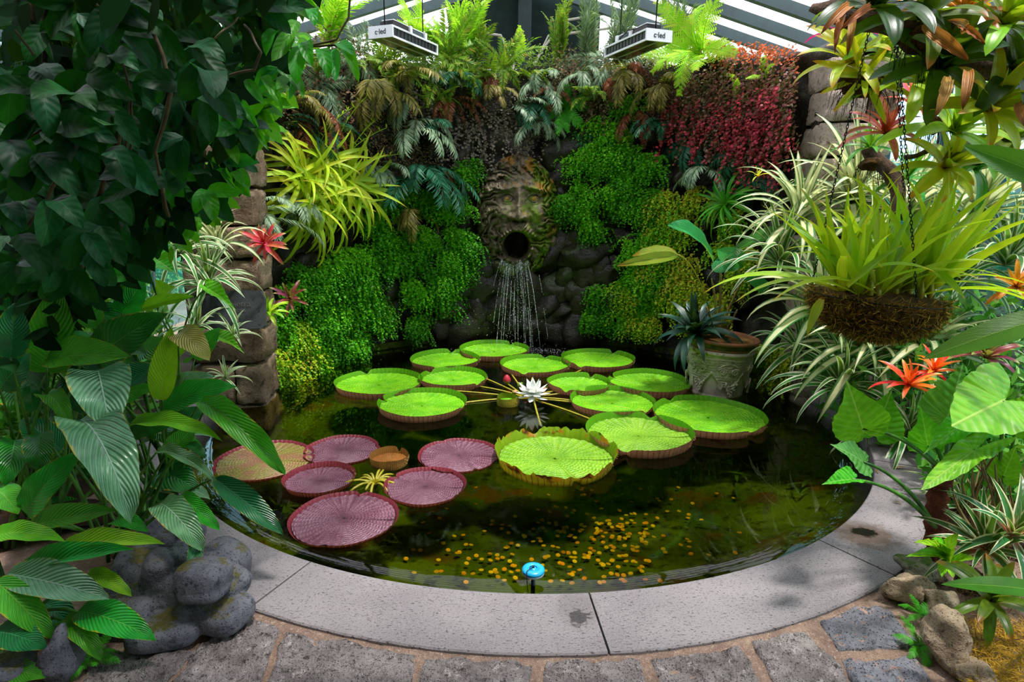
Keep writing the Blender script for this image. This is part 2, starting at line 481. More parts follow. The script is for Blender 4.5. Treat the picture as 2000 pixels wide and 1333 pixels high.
M_white = simple('white_metal', 'e8eef0', .35, var=.05)
M_black = simple('black_plastic', '14161a', .4, var=.2)
M_steel = simple('dark_wire', '1a1715', .5, .6, var=.3)
M_led = simple('led_diffuser', '4b5030', .25, var=.3)

# ================================================================== SETTING
# pond basin, water
th = np.linspace(0, 2 * math.pi, 121)[:-1]
def basin():
    rr = [2.53, 2.512, 2.48, 2.2, 1.6, 1.0, .5, .05]; zz = [-.01, -.15, -.30, -.36, -.46, -.55, -.6, -.6]
    V = []
    for r, z in zip(rr, zz):
        for a in th:
            q = Vector((CX + r * math.cos(a), CY + r * math.sin(a), z))
            if -.3 > z: q.z += .03 * mnoise.noise(q * 3)
            V.append(q)
    return np.array([tuple(q) for q in V]), gridF(len(th), len(rr), True)
def basin_mat():
    t = NT('pond_bottom'); p = t.pos(); n1 = t.noise(1.3, 5, .65, p, .5); n2 = t.noise(9, 4, .7, p)
    c = t.mix(t.step(n1, .35, .62), srgb('384a10'), srgb('566a16'))
    c = t.mix(t.step(n2, .5, .66), c, srgb('23280c'))
    c = t.mix(t.step(t.noise(3.1, 3, .5, p), .55, .68), c, srgb('5c4212'))
    return t.done(t.bsdf(c, .8, .2, t.bump(n2, .6, .02)))
V, F = basin(); setting('pond_basin', mk('pond_basin', V, F[:, ::-1], basin_mat()))
def water_mat():
    t = NT('pond_water'); p = t.pos()
    xy = t.xyz(p)
    dx = t.math('SUBTRACT', xy[0], .1); dy = t.math('SUBTRACT', xy[1], 7.0)
    d = t.math('SQRT', t.math('ADD', t.math('MULTIPLY', dx, dx), t.math('MULTIPLY', dy, dy)))
    near = t.step(d, 2.6, .3)
    n = t.noise(3.0, 3, .5, p); n2 = t.noise(38, 3, .6, p)
    h = t.math('ADD', t.math('MULTIPLY', n, .10), t.math('MULTIPLY', n2, t.math('MULTIPLY_ADD', near, .35, .012)))
    nr = t.bump(h, .22, .02)
    fr = t.n('Fresnel'); fr.inputs['IOR'].default_value = 1.36; t.l(nr, fr.inputs['Normal'])
    tr = t.n('BsdfTransparent'); tr.inputs['Color'].default_value = (.82, .80, .42, 1)
    gl = t.n('BsdfGlossy'); gl.inputs['Roughness'].default_value = .015; gl.inputs['Color'].default_value = (1, 1, 1, 1); t.l(nr, gl.inputs['Normal'])
    sh = t.mixsh(fr.outputs[0], tr.outputs[0], gl.outputs[0])
    va = t.n('VolumeAbsorption'); va.inputs['Color'].default_value = (.60, .66, .16, 1); va.inputs['Density'].default_value = 2.1
    t.l(va.outputs[0], t.out.inputs['Volume'])
    return t.done(sh)
rr = [.0, .6, 1.2, 1.8, 2.3, 2.507]
V = []; 
for r in rr[1:]:
    for a in th: V.append((CX + r * math.cos(a), CY + r * math.sin(a), ZW))
nT = len(th); Fw = [list(q)[::-1] for q in gridF(nT, len(rr) - 1, True)]
V.append((CX, CY, ZW)); ci = len(V) - 1
for k in range(nT): Fw.append([ci, k, (k + 1) % nT])
b0 = len(V)
for a in th: V.append((CX + 2.507 * math.cos(a), CY + 2.507 * math.sin(a), -.9))
for k in range(nT): Fw.append([(len(rr) - 2) * nT + k, (len(rr) - 2) * nT + (k + 1) % nT, b0 + (k + 1) % nT, b0 + k][::-1])
Fw.append([b0 + k for k in range(nT)][::-1])
setting('pond_water', mk('pond_water', V, Fw, water_mat()))

# coping ring of slabs
def ang(q): return math.atan2(q.y - CY, q.x - CX)
coping = setting('trim_1', None)
j1 = ang(G(1172, 1222)); j2 = ang(G(1670, 1088)); stp = j2 - j1
joints = [j1 + stp * k for k in range(-3, 4)]
a_start, a_end = R(-205), R(25)
joints = [a_start] + [a for a in joints if a_start + .1 < a < a_end - .1] + [a_end]
for a, b in zip(joints[:-1], joints[1:]):
    g = .0016; n = 40; V = []
    for t_ in np.linspace(a + g, b - g, n):
        c, s = math.cos(t_), math.sin(t_)
        for r, z in ((RIN, -.16), (RIN, -.006), (RIN + .006, 0), (ROUT - .006, 0), (ROUT, -.006), (ROUT, -.08)):
            rr_ = r + (.004 * mnoise.noise(Vector((c * 40, s * 40, 1))) if r > 2.8 else 0)
            V.append((CX + rr_ * c, CY + rr_ * s, z))
    F = [list(q) for q in gridF(6, n)]; F.append([0, 1, 2, 3, 4, 5]); F.append([(n - 1) * 6 + k for k in range(6)][::-1])
    me = mk('coping_slab', V, F, M_coping, smooth=False)
    part('coping_slab', me, coping)

# floor: mortar bed with rough stones
def fl_z(x, y): return -.016 + .006 * mnoise.noise(Vector((x * 9, y * 9, 3)))
nx, ny = 130, 60; V = []
xs = np.linspace(-6, 6, nx); ys = np.linspace(-2.5, 10.5, ny)
tt = np.linspace(a_start - 3.2, a_start + 3.2, 100)
V = []; rr = [ROUT - .01, ROUT + .05, ROUT + .2, ROUT + .5, ROUT + 1.0, ROUT + 2.5, ROUT + 4.5]
aa = np.linspace(0, 2 * math.pi, 241)[:-1]
for r in rr:
    for a in aa:
        x, y = CX + r * math.cos(a), CY + r * math.sin(a); V.append((x, y, fl_z(x, y)))
floor = setting('floor', mk('floor', V, gridF(len(aa), len(rr), True)[:, ::-1], M_mortar))
def stone(poly, mat, h=.028, seed=0, amp=.017, name='paving_stone'):
    """poly: world xy corners; a rough slab with rounded edges"""
    rng = random.Random(seed); pts = []
    m = len(poly)
    for i in range(m):
        p, q = poly[i], poly[(i + 1) % m]
        L = math.hypot(q[0] - p[0], q[1] - p[1]); k = max(3, int(L / .025))
        for j in range(k):
            f = j / k; x, y = p[0] + (q[0] - p[0]) * f, p[1] + (q[1] - p[1]) * f
            e = .011; x += e * mnoise.noise(Vector((x * 18, y * 18, seed))); y += e * mnoise.noise(Vector((x * 18, y * 18, seed + 9)))
            pts.append((x, y))
    cx = sum(p[0] for p in pts) / len(pts); cy = sum(p[1] for p in pts) / len(pts)
    rings = [(1.0, -.04), (1.0, h * .35), (.97, h * .85), (.92, h), (.8, h), (.66, h), (.52, h), (.38, h), (.24, h), (.1, h)]
    V = []; n = len(pts)
    for s, z in rings:
        for x, y in pts:
            X, Y = cx + (x - cx) * s, cy + (y - cy) * s
            d = mnoise.fractal(Vector((X * 9, Y * 9, seed * 3.1)), 1, 2, 4) * amp + amp * .8 * mnoise.noise(Vector((X * 28, Y * 28, seed))) if z > 0 else 0
            V.append((X, Y, -.03 + z + d))
    F = [list(q) for q in gridF(n, len(rings), True)]
    F.append([(len(rings) - 1) * n + k for k in range(n)])
    me = mk(name, V, F, mat)
    return part(name, me, floor)
def pxpoly(pp, z=0.0): return [tuple(G(x, y, z)[:2]) for x, y in pp]
hand = [([(1598, 1208), (1672, 1183), (1722, 1178), (1804, 1262), (1640, 1266)], M_paving2),
        ([(1644, 1288), (1790, 1282), (1838, 1345), (1690, 1375)], M_paving2),
        ([(1465, 1246), (1575, 1228), (1640, 1290), (1668, 1362), (1530, 1365)], M_paving),
        ([(1270, 1284), (1448, 1262), (1510, 1366), (1300, 1375)], M_paving),
        ([(1062, 1292), (1252, 1286), (1284, 1378), (1050, 1385)], M_paving),
        ([(828, 1280), (1040, 1294), (1030, 1385), (800, 1375)], M_paving),
        ([(555, 1230), (700, 1256), (818, 1274), (793, 1375), (512, 1356)], M_paving),
        ([(480, 1192), (546, 1224), (502, 1350), (322, 1340), (392, 1255)], M_paving),
        ([(175, 1270), (385, 1268), (312, 1338), (280, 1375), (150, 1370)], M_paving)]
for i, (pp, m) in enumerate(hand): stone(pxpoly(pp), m, seed=i + 1)

# ---------------- back wall
wa0, wa1 = R(-80), R(80)      # angle from +Y, clockwise to +X
def wallpt(a, r, z): return Vector((CX + r * math.sin(a), CY + r * math.cos(a), z))
def wtop(a): return 2.80 + .22 * math.cos(a) + .05 * mnoise.noise(Vector((a * 4, 0, 0)))
na, nz_ = 170, 60; V = []
for j in range(nz_):
    for i in range(na):
        a = wa0 + (wa1 - wa0) * i / (na - 1); z = -.5 + (wtop(a) + .5) * j / (nz_ - 1)
        q = wallpt(a, RWALL + .10, z)
        r = RWALL + .10 + .12 * mnoise.fractal(q * 1.6, 1, 2, 3) + .05 * mnoise.noise(q * 6)
        V.append(wallpt(a, r, z))
n0 = len(V)
for i in range(na):
    a = wa0 + (wa1 - wa0) * i / (na - 1); V.append(wallpt(a, RWALL + .55, wtop(a)))
for i in range(na):
    a = wa0 + (wa1 - wa0) * i / (na - 1); V.append(wallpt(a, RWALL + .55, -.5))
F = [list(q) for q in gridF(na, nz_)] + [list(q) for q in gridF(na, 3) + (nz_ - 1) * na]
wall = setting('wall_back', mk('wall_back', [tuple(q) for q in V], F, M_wallrock))
def rockVF(seed, sub=3, rough=.28, flat=.15):
    if rough and seed < 60 and sub >= 3: rough *= 1.3
    import bmesh
    bm = bmesh.new(); bmesh.ops.create_icosphere(bm, subdivisions=sub, radius=1)
    rng = random.Random(seed); planes = [(Vector((rng.uniform(-1, 1), rng.uniform(-1, 1), rng.uniform(-1, 1))).normalized(), rng.uniform(.62, .9)) for _ in range(9)]
    V = []
    for v in bm.verts:
        p = v.co.copy()
        for n, d in planes:
            k = p.dot(n)
            if k > d: p -= n * (k - d) * .85
        p *= 1 + rough * mnoise.noise(v.co * 1.4 + Vector((seed, 0, 0))) + .07 * mnoise.noise(v.co * 5 + Vector((seed, 3, 0)))
        V.append(tuple(p))
    F = [[v.index for v in f.verts] for f in bm.faces]; bm.free(); return V, F
wrocks = [mk('rock', *rockVF(i, 3), M_wallrock) for i in range(7)]
rg = random.Random(5)
def put_wall_rock(px, py, s, off=0.02, k=None):
    p, n = W(px, py, off)
    M = Matrix.Translation(p) @ (axisM(n) @ Matrix.Rotation(rg.uniform(0, 6), 3, 'Z') @ Matrix.Diagonal((s * rg.uniform(.9, 1.4), s * rg.uniform(.6, 1), s * rg.uniform(.45, .7)))).to_4x4()
    part('rock', wrocks[rg.randrange(7)] if k is None else wrocks[k], wall, M)
for row, py in enumerate(range(500, 660, 34)):
    for px in range(860, 1210, 44):
        if abs(px - 1005) < 50 and py < 545: continue
        put_wall_rock(px + (row % 2) * 22 + rg.uniform(-10, 10), py + rg.uniform(-8, 8), rg.uniform(.15, .30))
for row, py in enumerate(range(300, 500, 42)):
    for px in list(range(845, 930, 46)) + list(range(1090, 1180, 46)): put_wall_rock(px + rg.uniform(-12, 12), py, rg.uniform(.12, .2))
for px, py in sample_poly([(560, 250), (860, 200), (860, 640), (600, 700)], 34, rg) + sample_poly([(1200, 250), (1520, 200), (1520, 680), (1200, 640)], 34, rg): put_wall_rock(px, py, rg.uniform(.13, .22), -.02)

# stone piers at both ends of the wall
def block(par, c, h, mat, seed, rot=0.0, name='stone_block'):
    n = 9; rng = random.Random(seed); V = []; Fq = []
    for ax in range(3):
        for sg in (-1, 1):
            b = len(V)
            for i in range(n):
                for j in range(n):
                    a, bb = -1 + 2 * i / (n - 1), -1 + 2 * j / (n - 1)
                    v = [0, 0, 0]; v[ax] = sg; v[(ax + 1) % 3] = a; v[(ax + 2) % 3] = bb
                    V.append(v)
            for q in gridF(n, n): Fq.append([int(x) + b for x in (q if sg > 0 else q[::-1])])
    V = np.array(V, float); L = np.linalg.norm((np.abs(V) ** 8), axis=1)
    out = []
    for v in V:
        k = (sum(abs(x) ** 13 for x in v)) ** (-1 / 13)
        p = Vector((v[0] * h[0], v[1] * h[1], v[2] * h[2])) * (k if k < 1 else 1)
        w_ = p + Vector((seed * 1.7, 0, 0)); dn = .03 * mnoise.fractal(w_ * 5, 1, 2, 3) + .012 * mnoise.noise(w_ * 22)
        p += Vector(v).normalized() * dn; out.append(tuple(p))
    M = Matrix.Translation(c) @ Matrix.Rotation(rot, 4, 'Z')
    me = mk(name, out, Fq, mat); part(name, me, par, M)
sd = 0
pierL = setting('pillar_left', None); pierR = setting('pillar_right', None)
for side, par in ((-1, pierL), (1, pierR)):
    z = -.3; course = 0
    while z < (2.55 if side < 0 else 2.72):
        hh = random.Random(course * 3 + side).uniform(.24, .34); 
        ws = [.58] if course % 2 == 0 else [.34, .24]
        x0 = (-2.62 if side < 0 else 2.5)
        xx = x0
        for w_ in ws:
            sd += 1
            block(par, Vector((xx + w_ / 2, (5.02 if side < 0 else 5.35) + .01 * course % 3, z + hh / 2)), ((w_ - .012) / 2, .27, (hh - .012) / 2), M_pier if (side < 0 or sd % 3 == 0) else M_pier2, sd, R(8 * side * -1))
            xx += w_
        z += hh; course += 1

# low wall and ground masses left and right of the pond (planting beds)
def bed(name, pts, z1, amp=.05, mat=None):
    xs = [p[0] for p in pts]; ys = [p[1] for p in pts]; n = 40; V = []; ok = []
    for j in range(n):
        for i in range(n):
            x = min(xs) + (max(xs) - min(xs)) * i / (n - 1); y = min(ys) + (max(ys) - min(ys)) * j / (n - 1)
            ok.append(inpoly(x, y, pts)); V.append((x, y, z1 + amp * mnoise.fractal(Vector((x * 2.5, y * 2.5, 1)), 1, 2, 4)))
    F = [list(q) for q in gridF(n, n) if sum(ok[i] for i in q) >= 3]
    return mk(name, V, F, mat or M_soil)
# rings outside the coping, left and right, filled with soil
def arcbed(name, a0, a1, r0, r1, zf):
    n, m = 50, 14; V = []
    for j in range(m):
        r = r0 + (r1 - r0) * j / (m - 1)
        for i in range(n):
            a = a0 + (a1 - a0) * i / (n - 1); x, y = CX + r * math.cos(a), CY + r * math.sin(a)
            V.append((x, y, zf(j / (m - 1)) + .04 * mnoise.fractal(Vector((x * 3, y * 3, 2)), 1, 2, 4)))
    return mk(name, V, gridF(n, m), M_soil)
setting('ground_right', arcbed('ground_right', R(-44), R(20), ROUT - .05, ROUT + 1.9, lambda f: -.02 + .35 * f))
setting('ground_left', arcbed('ground_left', R(160), R(222), ROUT + .0, ROUT + 2.2, lambda f: -.02 + .30 * f))

# ---------------- glasshouse: rafters, panes, back gable, side glazing, solid wall behind the camera
def glass_mat(name, tint, gl=.08):
    t = NT(name); tr = t.n('BsdfTransparent'); tr.inputs[0].default_value = tint
    g = t.n('BsdfGlossy'); g.inputs['Roughness'].default_value = .05
    return t.done(t.mixsh(gl, tr.outputs[0], g.outputs[0]))
M_glass = glass_mat('roof_glass', (.96, .95, .98, 1), .04)
M_glassb = glass_mat('side_glass', (.62, .85, .92, 1), .06)
ceil = setting('ceiling', None)
XR, ZE, ZR = 4.3, 2.96, 4.25
slope = (ZR - ZE) / XR
def slab_box(a, b, w, h):
    a, b = Vector(a), Vector(b); X = (b - a); L = X.length; X.normalize(); Y = Vector((0, 1, 0)); Z = X.cross(Y)
    M = Matrix((X, Y, Z)).transposed(); return M, (a + b) / 2, L
Ys = [1.0 + .62 * k for k in range(13)]
bmR = {}
for sx in (-1, 1):
    a, b = Vector((0, 0, ZR)), Vector((sx * XR, 0, ZE)); M, c, L = slab_box(a, b, .1, .1)
    me = MB().box((0, 0, 0), (L / 2, .04, .055), M).mesh('roof_beam', M_frame2, False)
    gm = MB().box((0, 0, 0), (L / 2, .25, .004), M).mesh('glass_pane', M_glass, False)
    for y in Ys:
        part('roof_beam', me, ceil, Matrix.Translation(c + Vector((0, y, 0))))
        if y < Ys[-1]: part('glass_pane', gm, ceil, Matrix.Translation(c + Vector((0, y + .31, .06))))
rb = MB().box((0, 5.4, ZR + .02), (.07, 3.6, .12)).mesh('ridge_beam', M_frame, False); part('ridge_beam', rb, ceil)
for sx in (-1, 1):
    part('eaves_beam', MB().box((sx * XR, 5.4, ZE), (.07, 3.6, .09)).mesh('eaves_beam', M_frame2, False), ceil)
    part('purlin', MB().box((sx * XR * .5, 5.4, (ZE + ZR) / 2 + .13), (.035, 3.6, .04)).mesh('purlin', M_frame2, False), ceil)
# unseen solid boarding towards the camera, added to darken the upper-left foliage
M_plaster = simple('pale_plaster', '8d8a80', .9, var=.15, nscale=3)
M_board = simple('dark_shade_board', '3a3a34', .8, var=.2, nscale=3)
mb = MB()
for sx in (-1, 1):
    M, c, L = slab_box((0, 0, ZR + .1), (sx * XR, 0, ZE + .1), 0, 0); mb.box(c + Vector((0, -.55, 0)), (L / 2, 1.9, .03), M)
part('shade_boarding', mb.mesh('shade_boarding', M_board, False), ceil)
wl = MB().box((0, -2.4, 2.0), (4.4, .08, 2.6)).mesh('wall_front', M_plaster, False); setting('wall_front', wl)
wl = MB().box((-4.4, .6, 1.4), (.08, 3.0, 1.7)).mesh('wall_left', M_plaster, False); setting('wall_left', wl)
# back gable (dark siding with louvred boards)
gab = setting('wall_gable', None)
YG = 8.75
part('corner_post', MB().box((.12, YG - .12, 2.9), (.085, .085, 1.7)).mesh('corner_post', M_frame, False), gab)
for k in range(16):
    z = 3.32 + .085 * k; xw = max(.15, min(4.3, (ZR + .1 - z) / slope)) if z > 2.9 else 4.3
    xw = min(xw, 1.0)
    for sx in (-1, 1):
        M = Matrix.Rotation(R(14), 3, 'X')
        part('siding_board', MB().box((.12 + sx * xw / 2, YG, z), (xw / 2 - .02, .012, .046), M).mesh('siding_board', M_frame, False), gab)
part('glass_pane', MB().box((0, YG + .05, 1.7), (4.3, .004, 1.6)).mesh('glass_pane', M_glass, False), gab)
for x in (-3.2, -2.2, -1.2, 1.2, 2.2, 3.2): part('mullion', MB().box((x, YG, 1.8), (.03, .03, 1.7)).mesh('mullion', M_frame2, False), gab)
# conduits on the post
for k, (sx, z0) in enumerate(((-1, 3.62), (1, 3.62), (1, 3.8))):
    pts = [(.12 + sx * .14, YG - .25, 2.9), (.12 + sx * .14, YG - .25, 3.3), (.12 + sx * .22, YG - .25, 3.45), (.12 + sx * (.3 + .2 * (k == 2)), YG - .25, z0), (.12 + sx * 1.1, YG - .25, z0 + .1), (.12 + sx * 2.2, YG - .25, z0 - .1)]
    V_, F_ = tubeVF(pts, .016, 7); part('conduit', mk('conduit', [tuple(v) for v in V_], F_, simple('cream_conduit%d' % k, 'c9c8b4', .5, var=.1)), gab)
for sx in (-1, 1):
    wn = setting('window_%d' % (1 if sx < 0 else 2), None)
    y0, y1 = (3.7 if sx < 0 else .2), YG
    for i in range(int((y1 - y0) / .9)):
        yy = y0 + .9 * i
        part('glass_pane', MB().box((sx * XR, yy + .45, 1.45), (.004, .43, 1.45)).mesh('glass_pane', M_glassb, False), wn)
        part('mullion', MB().box((sx * XR, yy, 1.45), (.03, .022, 1.5)).mesh('mullion', M_frame2, False), wn)
# world outside
def outmat():
    t = NT('outside_lawn'); return t.done(t.bsdf(t.mix(t.noise(2, 4, .6, t.pos()), srgb('33502a'), srgb('5a7a3a')), .9, .1))
setting('ground_outside', MB().box((0, 12, -.75), (40, 40, .02)).mesh('ground_outside', outmat(), False))

# ================================================================== WATER LILY PADS
def padmat(name, c1, c2, vein, rough=.32, sheen=.5, crk=.6):
    t = NT(name); u, v = t.uv(); p = t.pos()   # u angle 0..1, v radius 0..1
    n1 = t.noise(9, 4, .6, p); n2 = t.noise(70, 3, .6, p)
    c = t.mix(t.step(n1, .35, .65), srgb(c1), srgb(c2))
    rad = t.math('SINE', t.math('MULTIPLY', u, 6.2832 * 34)); con = t.math('SINE', t.math('ADD', t.math('MULTIPLY', v, 6.2832 * 15), t.math('MULTIPLY', rad, 1.2)))
    vv = t.math('MULTIPLY', t.step(rad, .65, 1), t.step(v, .1, .6))
    c = t.mix(t.math('MULTIPLY', vv, .2), c, srgb(vein))
    h = t.math('ADD', t.math('MULTIPLY', t.math('MULTIPLY', rad, v), .6), t.math('MULTIPLY', con, .7)); h = t.math('ADD', h, t.math('MULTIPLY', n2, 1.6))
    pb = t.bsdf(c, rough, sheen, t.bump(h, crk, .006))
    tr = t.n('BsdfTranslucent'); t.l(c, tr.inputs['Color'])
    return t.done(t.mixsh(.15, pb, tr.outputs[0]))
def rimmat(name, inn, out, vein, ragged=None):
    t = NT(name); u, v = t.uv(); p = t.pos()  # v 0 bottom .. 1 lip
    n1 = t.noise(12, 4, .6, p)
    bf = t.n('NewGeometry').outputs['Backfacing']
    ci = t.mix(n1, srgb(inn), tuple(x * .75 for x in srgb(inn)[:3]) + (1,))
    rb_ = t.math('SINE', t.math('MULTIPLY', u, 6.2832 * 62))
    cu = t.mix(t.step(n1, .3, .7), srgb(out), tuple(x * .7 for x in srgb(out)[:3]) + (1,))
    cu = t.mix(t.math('MULTIPLY', t.step(rb_, .55, .95), .75), cu, srgb(vein))
    c = t.mix(bf, cu, ci)
    if ragged: c = t.mix(t.math('MULTIPLY', t.step(t.math('ADD', t.noise(7, 3, .6, p), t.math('MULTIPLY', v, .12)), .60, .68), t.step(v, .2, .6)), c, t.mix(t.step(t.noise(13, 2, .5, p), .45, .6), srgb('b07a10'), srgb('4a2412')))
    pb = t.bsdf(c, .45, .4, t.bump(rb_, .4, .004)); tr = t.n('BsdfTranslucent'); t.l(c, tr.inputs['Color'])
    return t.done(t.mixsh(.3, pb, tr.outputs[0]))
M_padg = padmat('lily_pad_green', '5fb010', '7cc41c', 'a8d850', .36, .4)
M_padgy = padmat('lily_pad_light_green', '8cc42c', '74b022', 'c8e080', .3, .6, .9)
M_padp = padmat('lily_pad_purple', '7a4a5c', '8c6070', 'a88090', .26, .9, .9)
M_padb = padmat('lily_pad_bronze', '85803a', '92684a', 'b09a60', .32, .6, .8)
M_padr = padmat('lily_pad_brown', '9a6428', '7a4c20', 'b08040', .4, .3)
M_rimg = rimmat('lily_rim_pink_green', '66b018', 'b07a60', '7a3c34')
M_rimy = rimmat('lily_rim_yellow_green', '8ab018', 'b4a020', '7a4a14', True)
M_rimp = rimmat('lily_rim_crimson', '8a3440', '7c3a28', 'a0604c')
M_rimb = rimmat('lily_rim_straw', 'a87838', 'b08a48', '7a5a28')
M_stalk = simple('lily_stalk', 'a8a02c', .5, var=.3, nscale=30)
def pad(x0, x1, y0, y1, label, ms, mr, rimh=.05, notch=270, seed=0, group='giant water lily pads', flat=False, flare=.02, notch2=True, ragged=0, name='lily_pad', stalk=None, nd=.3):
    rng = random.Random(seed)
    zc = ZW + (.012 if not flat else .006)
    c = G((x0 + x1) / 2, (y0 + y1) / 2, ZW + rimh * .55)
    cc = CM.transposed() @ (c - Vector((0, 0, CAMZ))); r = (x1 - x0) / 2 / FPX * (-cc.z)
    o = thing(name, label, 'lily pad', (c.x, c.y, ZW), group)
    n = 144; na_ = R(notch)
    def rad(a, f):
        d = abs((a - na_ + math.pi) % (2 * math.pi) - math.pi)
        k = 1 - nd * .35 * math.exp(-(d / .055) ** 2) * f
        if notch2:
            d2 = abs((a - na_) % (2 * math.pi) - math.pi); k -= .04 * math.exp(-(d2 / .08) ** 2) * f
        return r * k * (1 + .012 * math.sin(3 * a + seed) + .008 * math.sin(7 * a + seed * 2))
    V = []; U = []
    fr = [.02, .12, .25, .4, .55, .7, .82, .9, .96, 1.0]
    for f in fr:
        for k in range(n):
            a = 2 * math.pi * k / n; rr_ = rad(a, f) * f * (.985 if not flat else 1)
            z = .004 * mnoise.noise(Vector((math.cos(a) * f * 9, math.sin(a) * f * 9, seed))) + (.0 if flat else .008 * f ** 8)
            z += .0022 * math.sin(a * 36) * f + .002 * math.sin(f * 60)
            V.append((rr_ * math.cos(a), rr_ * math.sin(a), z)); U.append((k / n, f))
    part('leaf_surface', mk('leaf_surface', V, gridF(n, len(fr), True)[:, ::-1], ms, U), o, Matrix.Translation((c.x, c.y, zc)))
    V = []; U = []; m = 6
    rag = [1.0] * n
    if ragged:
        for k in range(n): rag[k] = max(.25, 1 + ragged * (mnoise.noise(Vector((k * .16, seed, 0))) + .5 * mnoise.noise(Vector((k * .55, seed, 5))) - .1)); rag[k] = min(rag[k], 1.08)
    for j in range(m):
        f = j / (m - 1)
        for k in range(n):
            a = 2 * math.pi * k / n
            d = abs((a - na_ + math.pi) % (2 * math.pi) - math.pi); d2 = abs((a - na_) % (2 * math.pi) - math.pi)
            hk = rimh * (1 - .8 * math.exp(-(d / .09) ** 2)) * rag[k] * (1 + .1 * math.sin(2 * a + seed))
            if notch2: hk *= 1 - .7 * math.exp(-(d2 / .11) ** 2)
            hk *= 1 + .05 * (k % 2)
            rr_ = rad(a, 1) * (.985 if not flat else 1.0) + flare * f ** 1.5 + .002 * (k % 2)
            V.append((rr_ * math.cos(a), rr_ * math.sin(a), -.014 + (.014 + .004 + hk) * f)); U.append((k / n, f))
    part('rim', mk('rim', V, gridF(n, m, True), mr, U), o, Matrix.Translation((c.x, c.y, zc)))
    if not flat or rimh > .02:      # fine spines on the outer side
        S = []; Fs = []
        for k in range(160):
            a = rng.uniform(0, 6.283); z = rng.uniform(0, .9) * rimh; q = rad(a, 1) + flare * (z / rimh) ** 1.5
            b = len(S); ca, sa = math.cos(a), math.sin(a); l = .010
            S += [(q * ca, q * sa, z + .003), ((q + l) * ca, (q + l) * sa, z), (q * ca + sa * .003, q * sa - ca * .003, z)]; Fs.append((b, b + 1, b + 2))
        part('spines', mk('spines', S, Fs, M_rimb, smooth=False), o, Matrix.Translation((c.x, c.y, zc)), kind='stuff')
    if stalk:
        q = stalk; d = (Vector((c.x, c.y, 0)) - Vector((q.x, q.y, 0))); L = d.length
        e = Vector((q.x, q.y, 0)) + d * (1 - r / L * .9)
        pts = [Vector((q.x, q.y, ZW - .02)), Vector((q.x, q.y, 0)).lerp(e, .4) + Vector((0, 0, ZW + .006)), e + Vector((0, 0, ZW + .002))]
        pts[1].x += .01
        V_, F_ = tubeVF(bez(pts[0], pts[1] + Vector((0, 0, .012)), pts[2], 9), .0075, 7)
        part('stalk', mk('stalk', [tuple(v) for v in V_], F_, M_stalk), o)
    return o, c, r
HUB = G(1030, 775, ZW); HUB2 = G(732, 940, ZW)
gg = dict(ms=M_padg, mr=M_rimg, rimh=.045, stalk=HUB)
pad(972, 1196, 840, 938, 'largest yellow-green lily pad with torn, browning upturned rim', M_padgy, M_rimy, .075, 288, 1, ragged=.65, stalk=None, flare=.03, nd=.5)
pad(1147, 1347, 806, 890, 'light green lily pad just right of the torn-rimmed one', M_padgy, M_rimg, .055, 245, 2, stalk=HUB)
pad(1280, 1487, 775, 853, 'wide green lily pad floating before the ornate pot', notch=300, seed=3, **gg)
pad(1117, 1275, 760, 812, 'green lily pad directly right of the white flower', notch=130, seed=4, **gg)
pad(1192, 1344, 723, 776, 'green lily pad beside the left edge of the ornate pot', notch=150, seed=5, **gg)
pad(1072, 1189, 733, 771, 'smallest flat green lily pad, right of the red buds', notch=60, seed=6, **gg)
pad(1098, 1236, 683, 725, 'green lily pad with a split rear rim, farthest right of the back row', notch=55, seed=7, **gg)
pad(979, 1110, 693, 737, 'green lily pad behind the red flower bud, notch towards the viewer', notch=250, seed=8, **gg)
pad(900, 1031, 665, 706, 'green lily pad farthest back, nearest the waterfall', notch=60, seed=9, **gg)
pad(805, 935, 686, 724, 'green lily pad at the left end of the back row', notch=85, seed=10, **gg)
pad(822, 949, 720, 762, 'green lily pad in front of the left end of the back row', notch=320, seed=11, **gg)
pad(658, 822, 722, 779, 'green lily pad farthest left, with a notch in its rear rim', notch=120, seed=12, **gg)
pad(741, 907, 760, 822, 'green lily pad with tall pinkish rim in front of the leftmost green pad', notch=165, seed=13, **gg)
pg = dict(flat=True, group='flat purple and bronze lily pads')
pad(430, 605, 867, 933, 'bronze-green flat lily pad under the drooping leaf tip', M_padb, M_rimp, .008, 20, 21, **pg)
pad(602, 735, 854, 907, 'purple flat lily pad behind the small straw-coloured one', M_padp, M_rimp, .008, 200, 22, **pg)
pad(561, 687, 910, 965, 'small crimson lily pad with raised red rim', M_padp, M_rimp, .024, 10, 24, stalk=HUB2, notch2=False, nd=.05, **pg)
pad(757, 904, 918, 984, 'round purple lily pad with thin red rim right of the yellow roots', M_padp, M_rimp, .014, 150, 25, stalk=HUB2, **pg)
pad(822, 971, 861, 920, 'dull purple flat lily pad touching the torn-rimmed green one', M_padp, M_rimp, .008, 300, 26, **pg)
pad(575, 770, 964, 1063, 'largest purple lily pad, nearest the coping', M_padp, M_rimp, .010, 85, 27, **pg)
pad(725, 796, 879, 917, 'small straw-coloured bowl of a half-opened lily pad', M_padr, M_rimb, .045, 70, 23, notch2=False, flare=.008, group='half-opened lily pads', stalk=HUB2, nd=.05)
pad(970, 1014, 768, 798, 'small curled green lily pad left of the white flower', M_padg, rimmat('curled_rim', '8a9a20', 'a09830', '6a6a18'), .05, 200, 28, notch2=False, flare=-.006, group='half-opened lily pads', nd=.05)
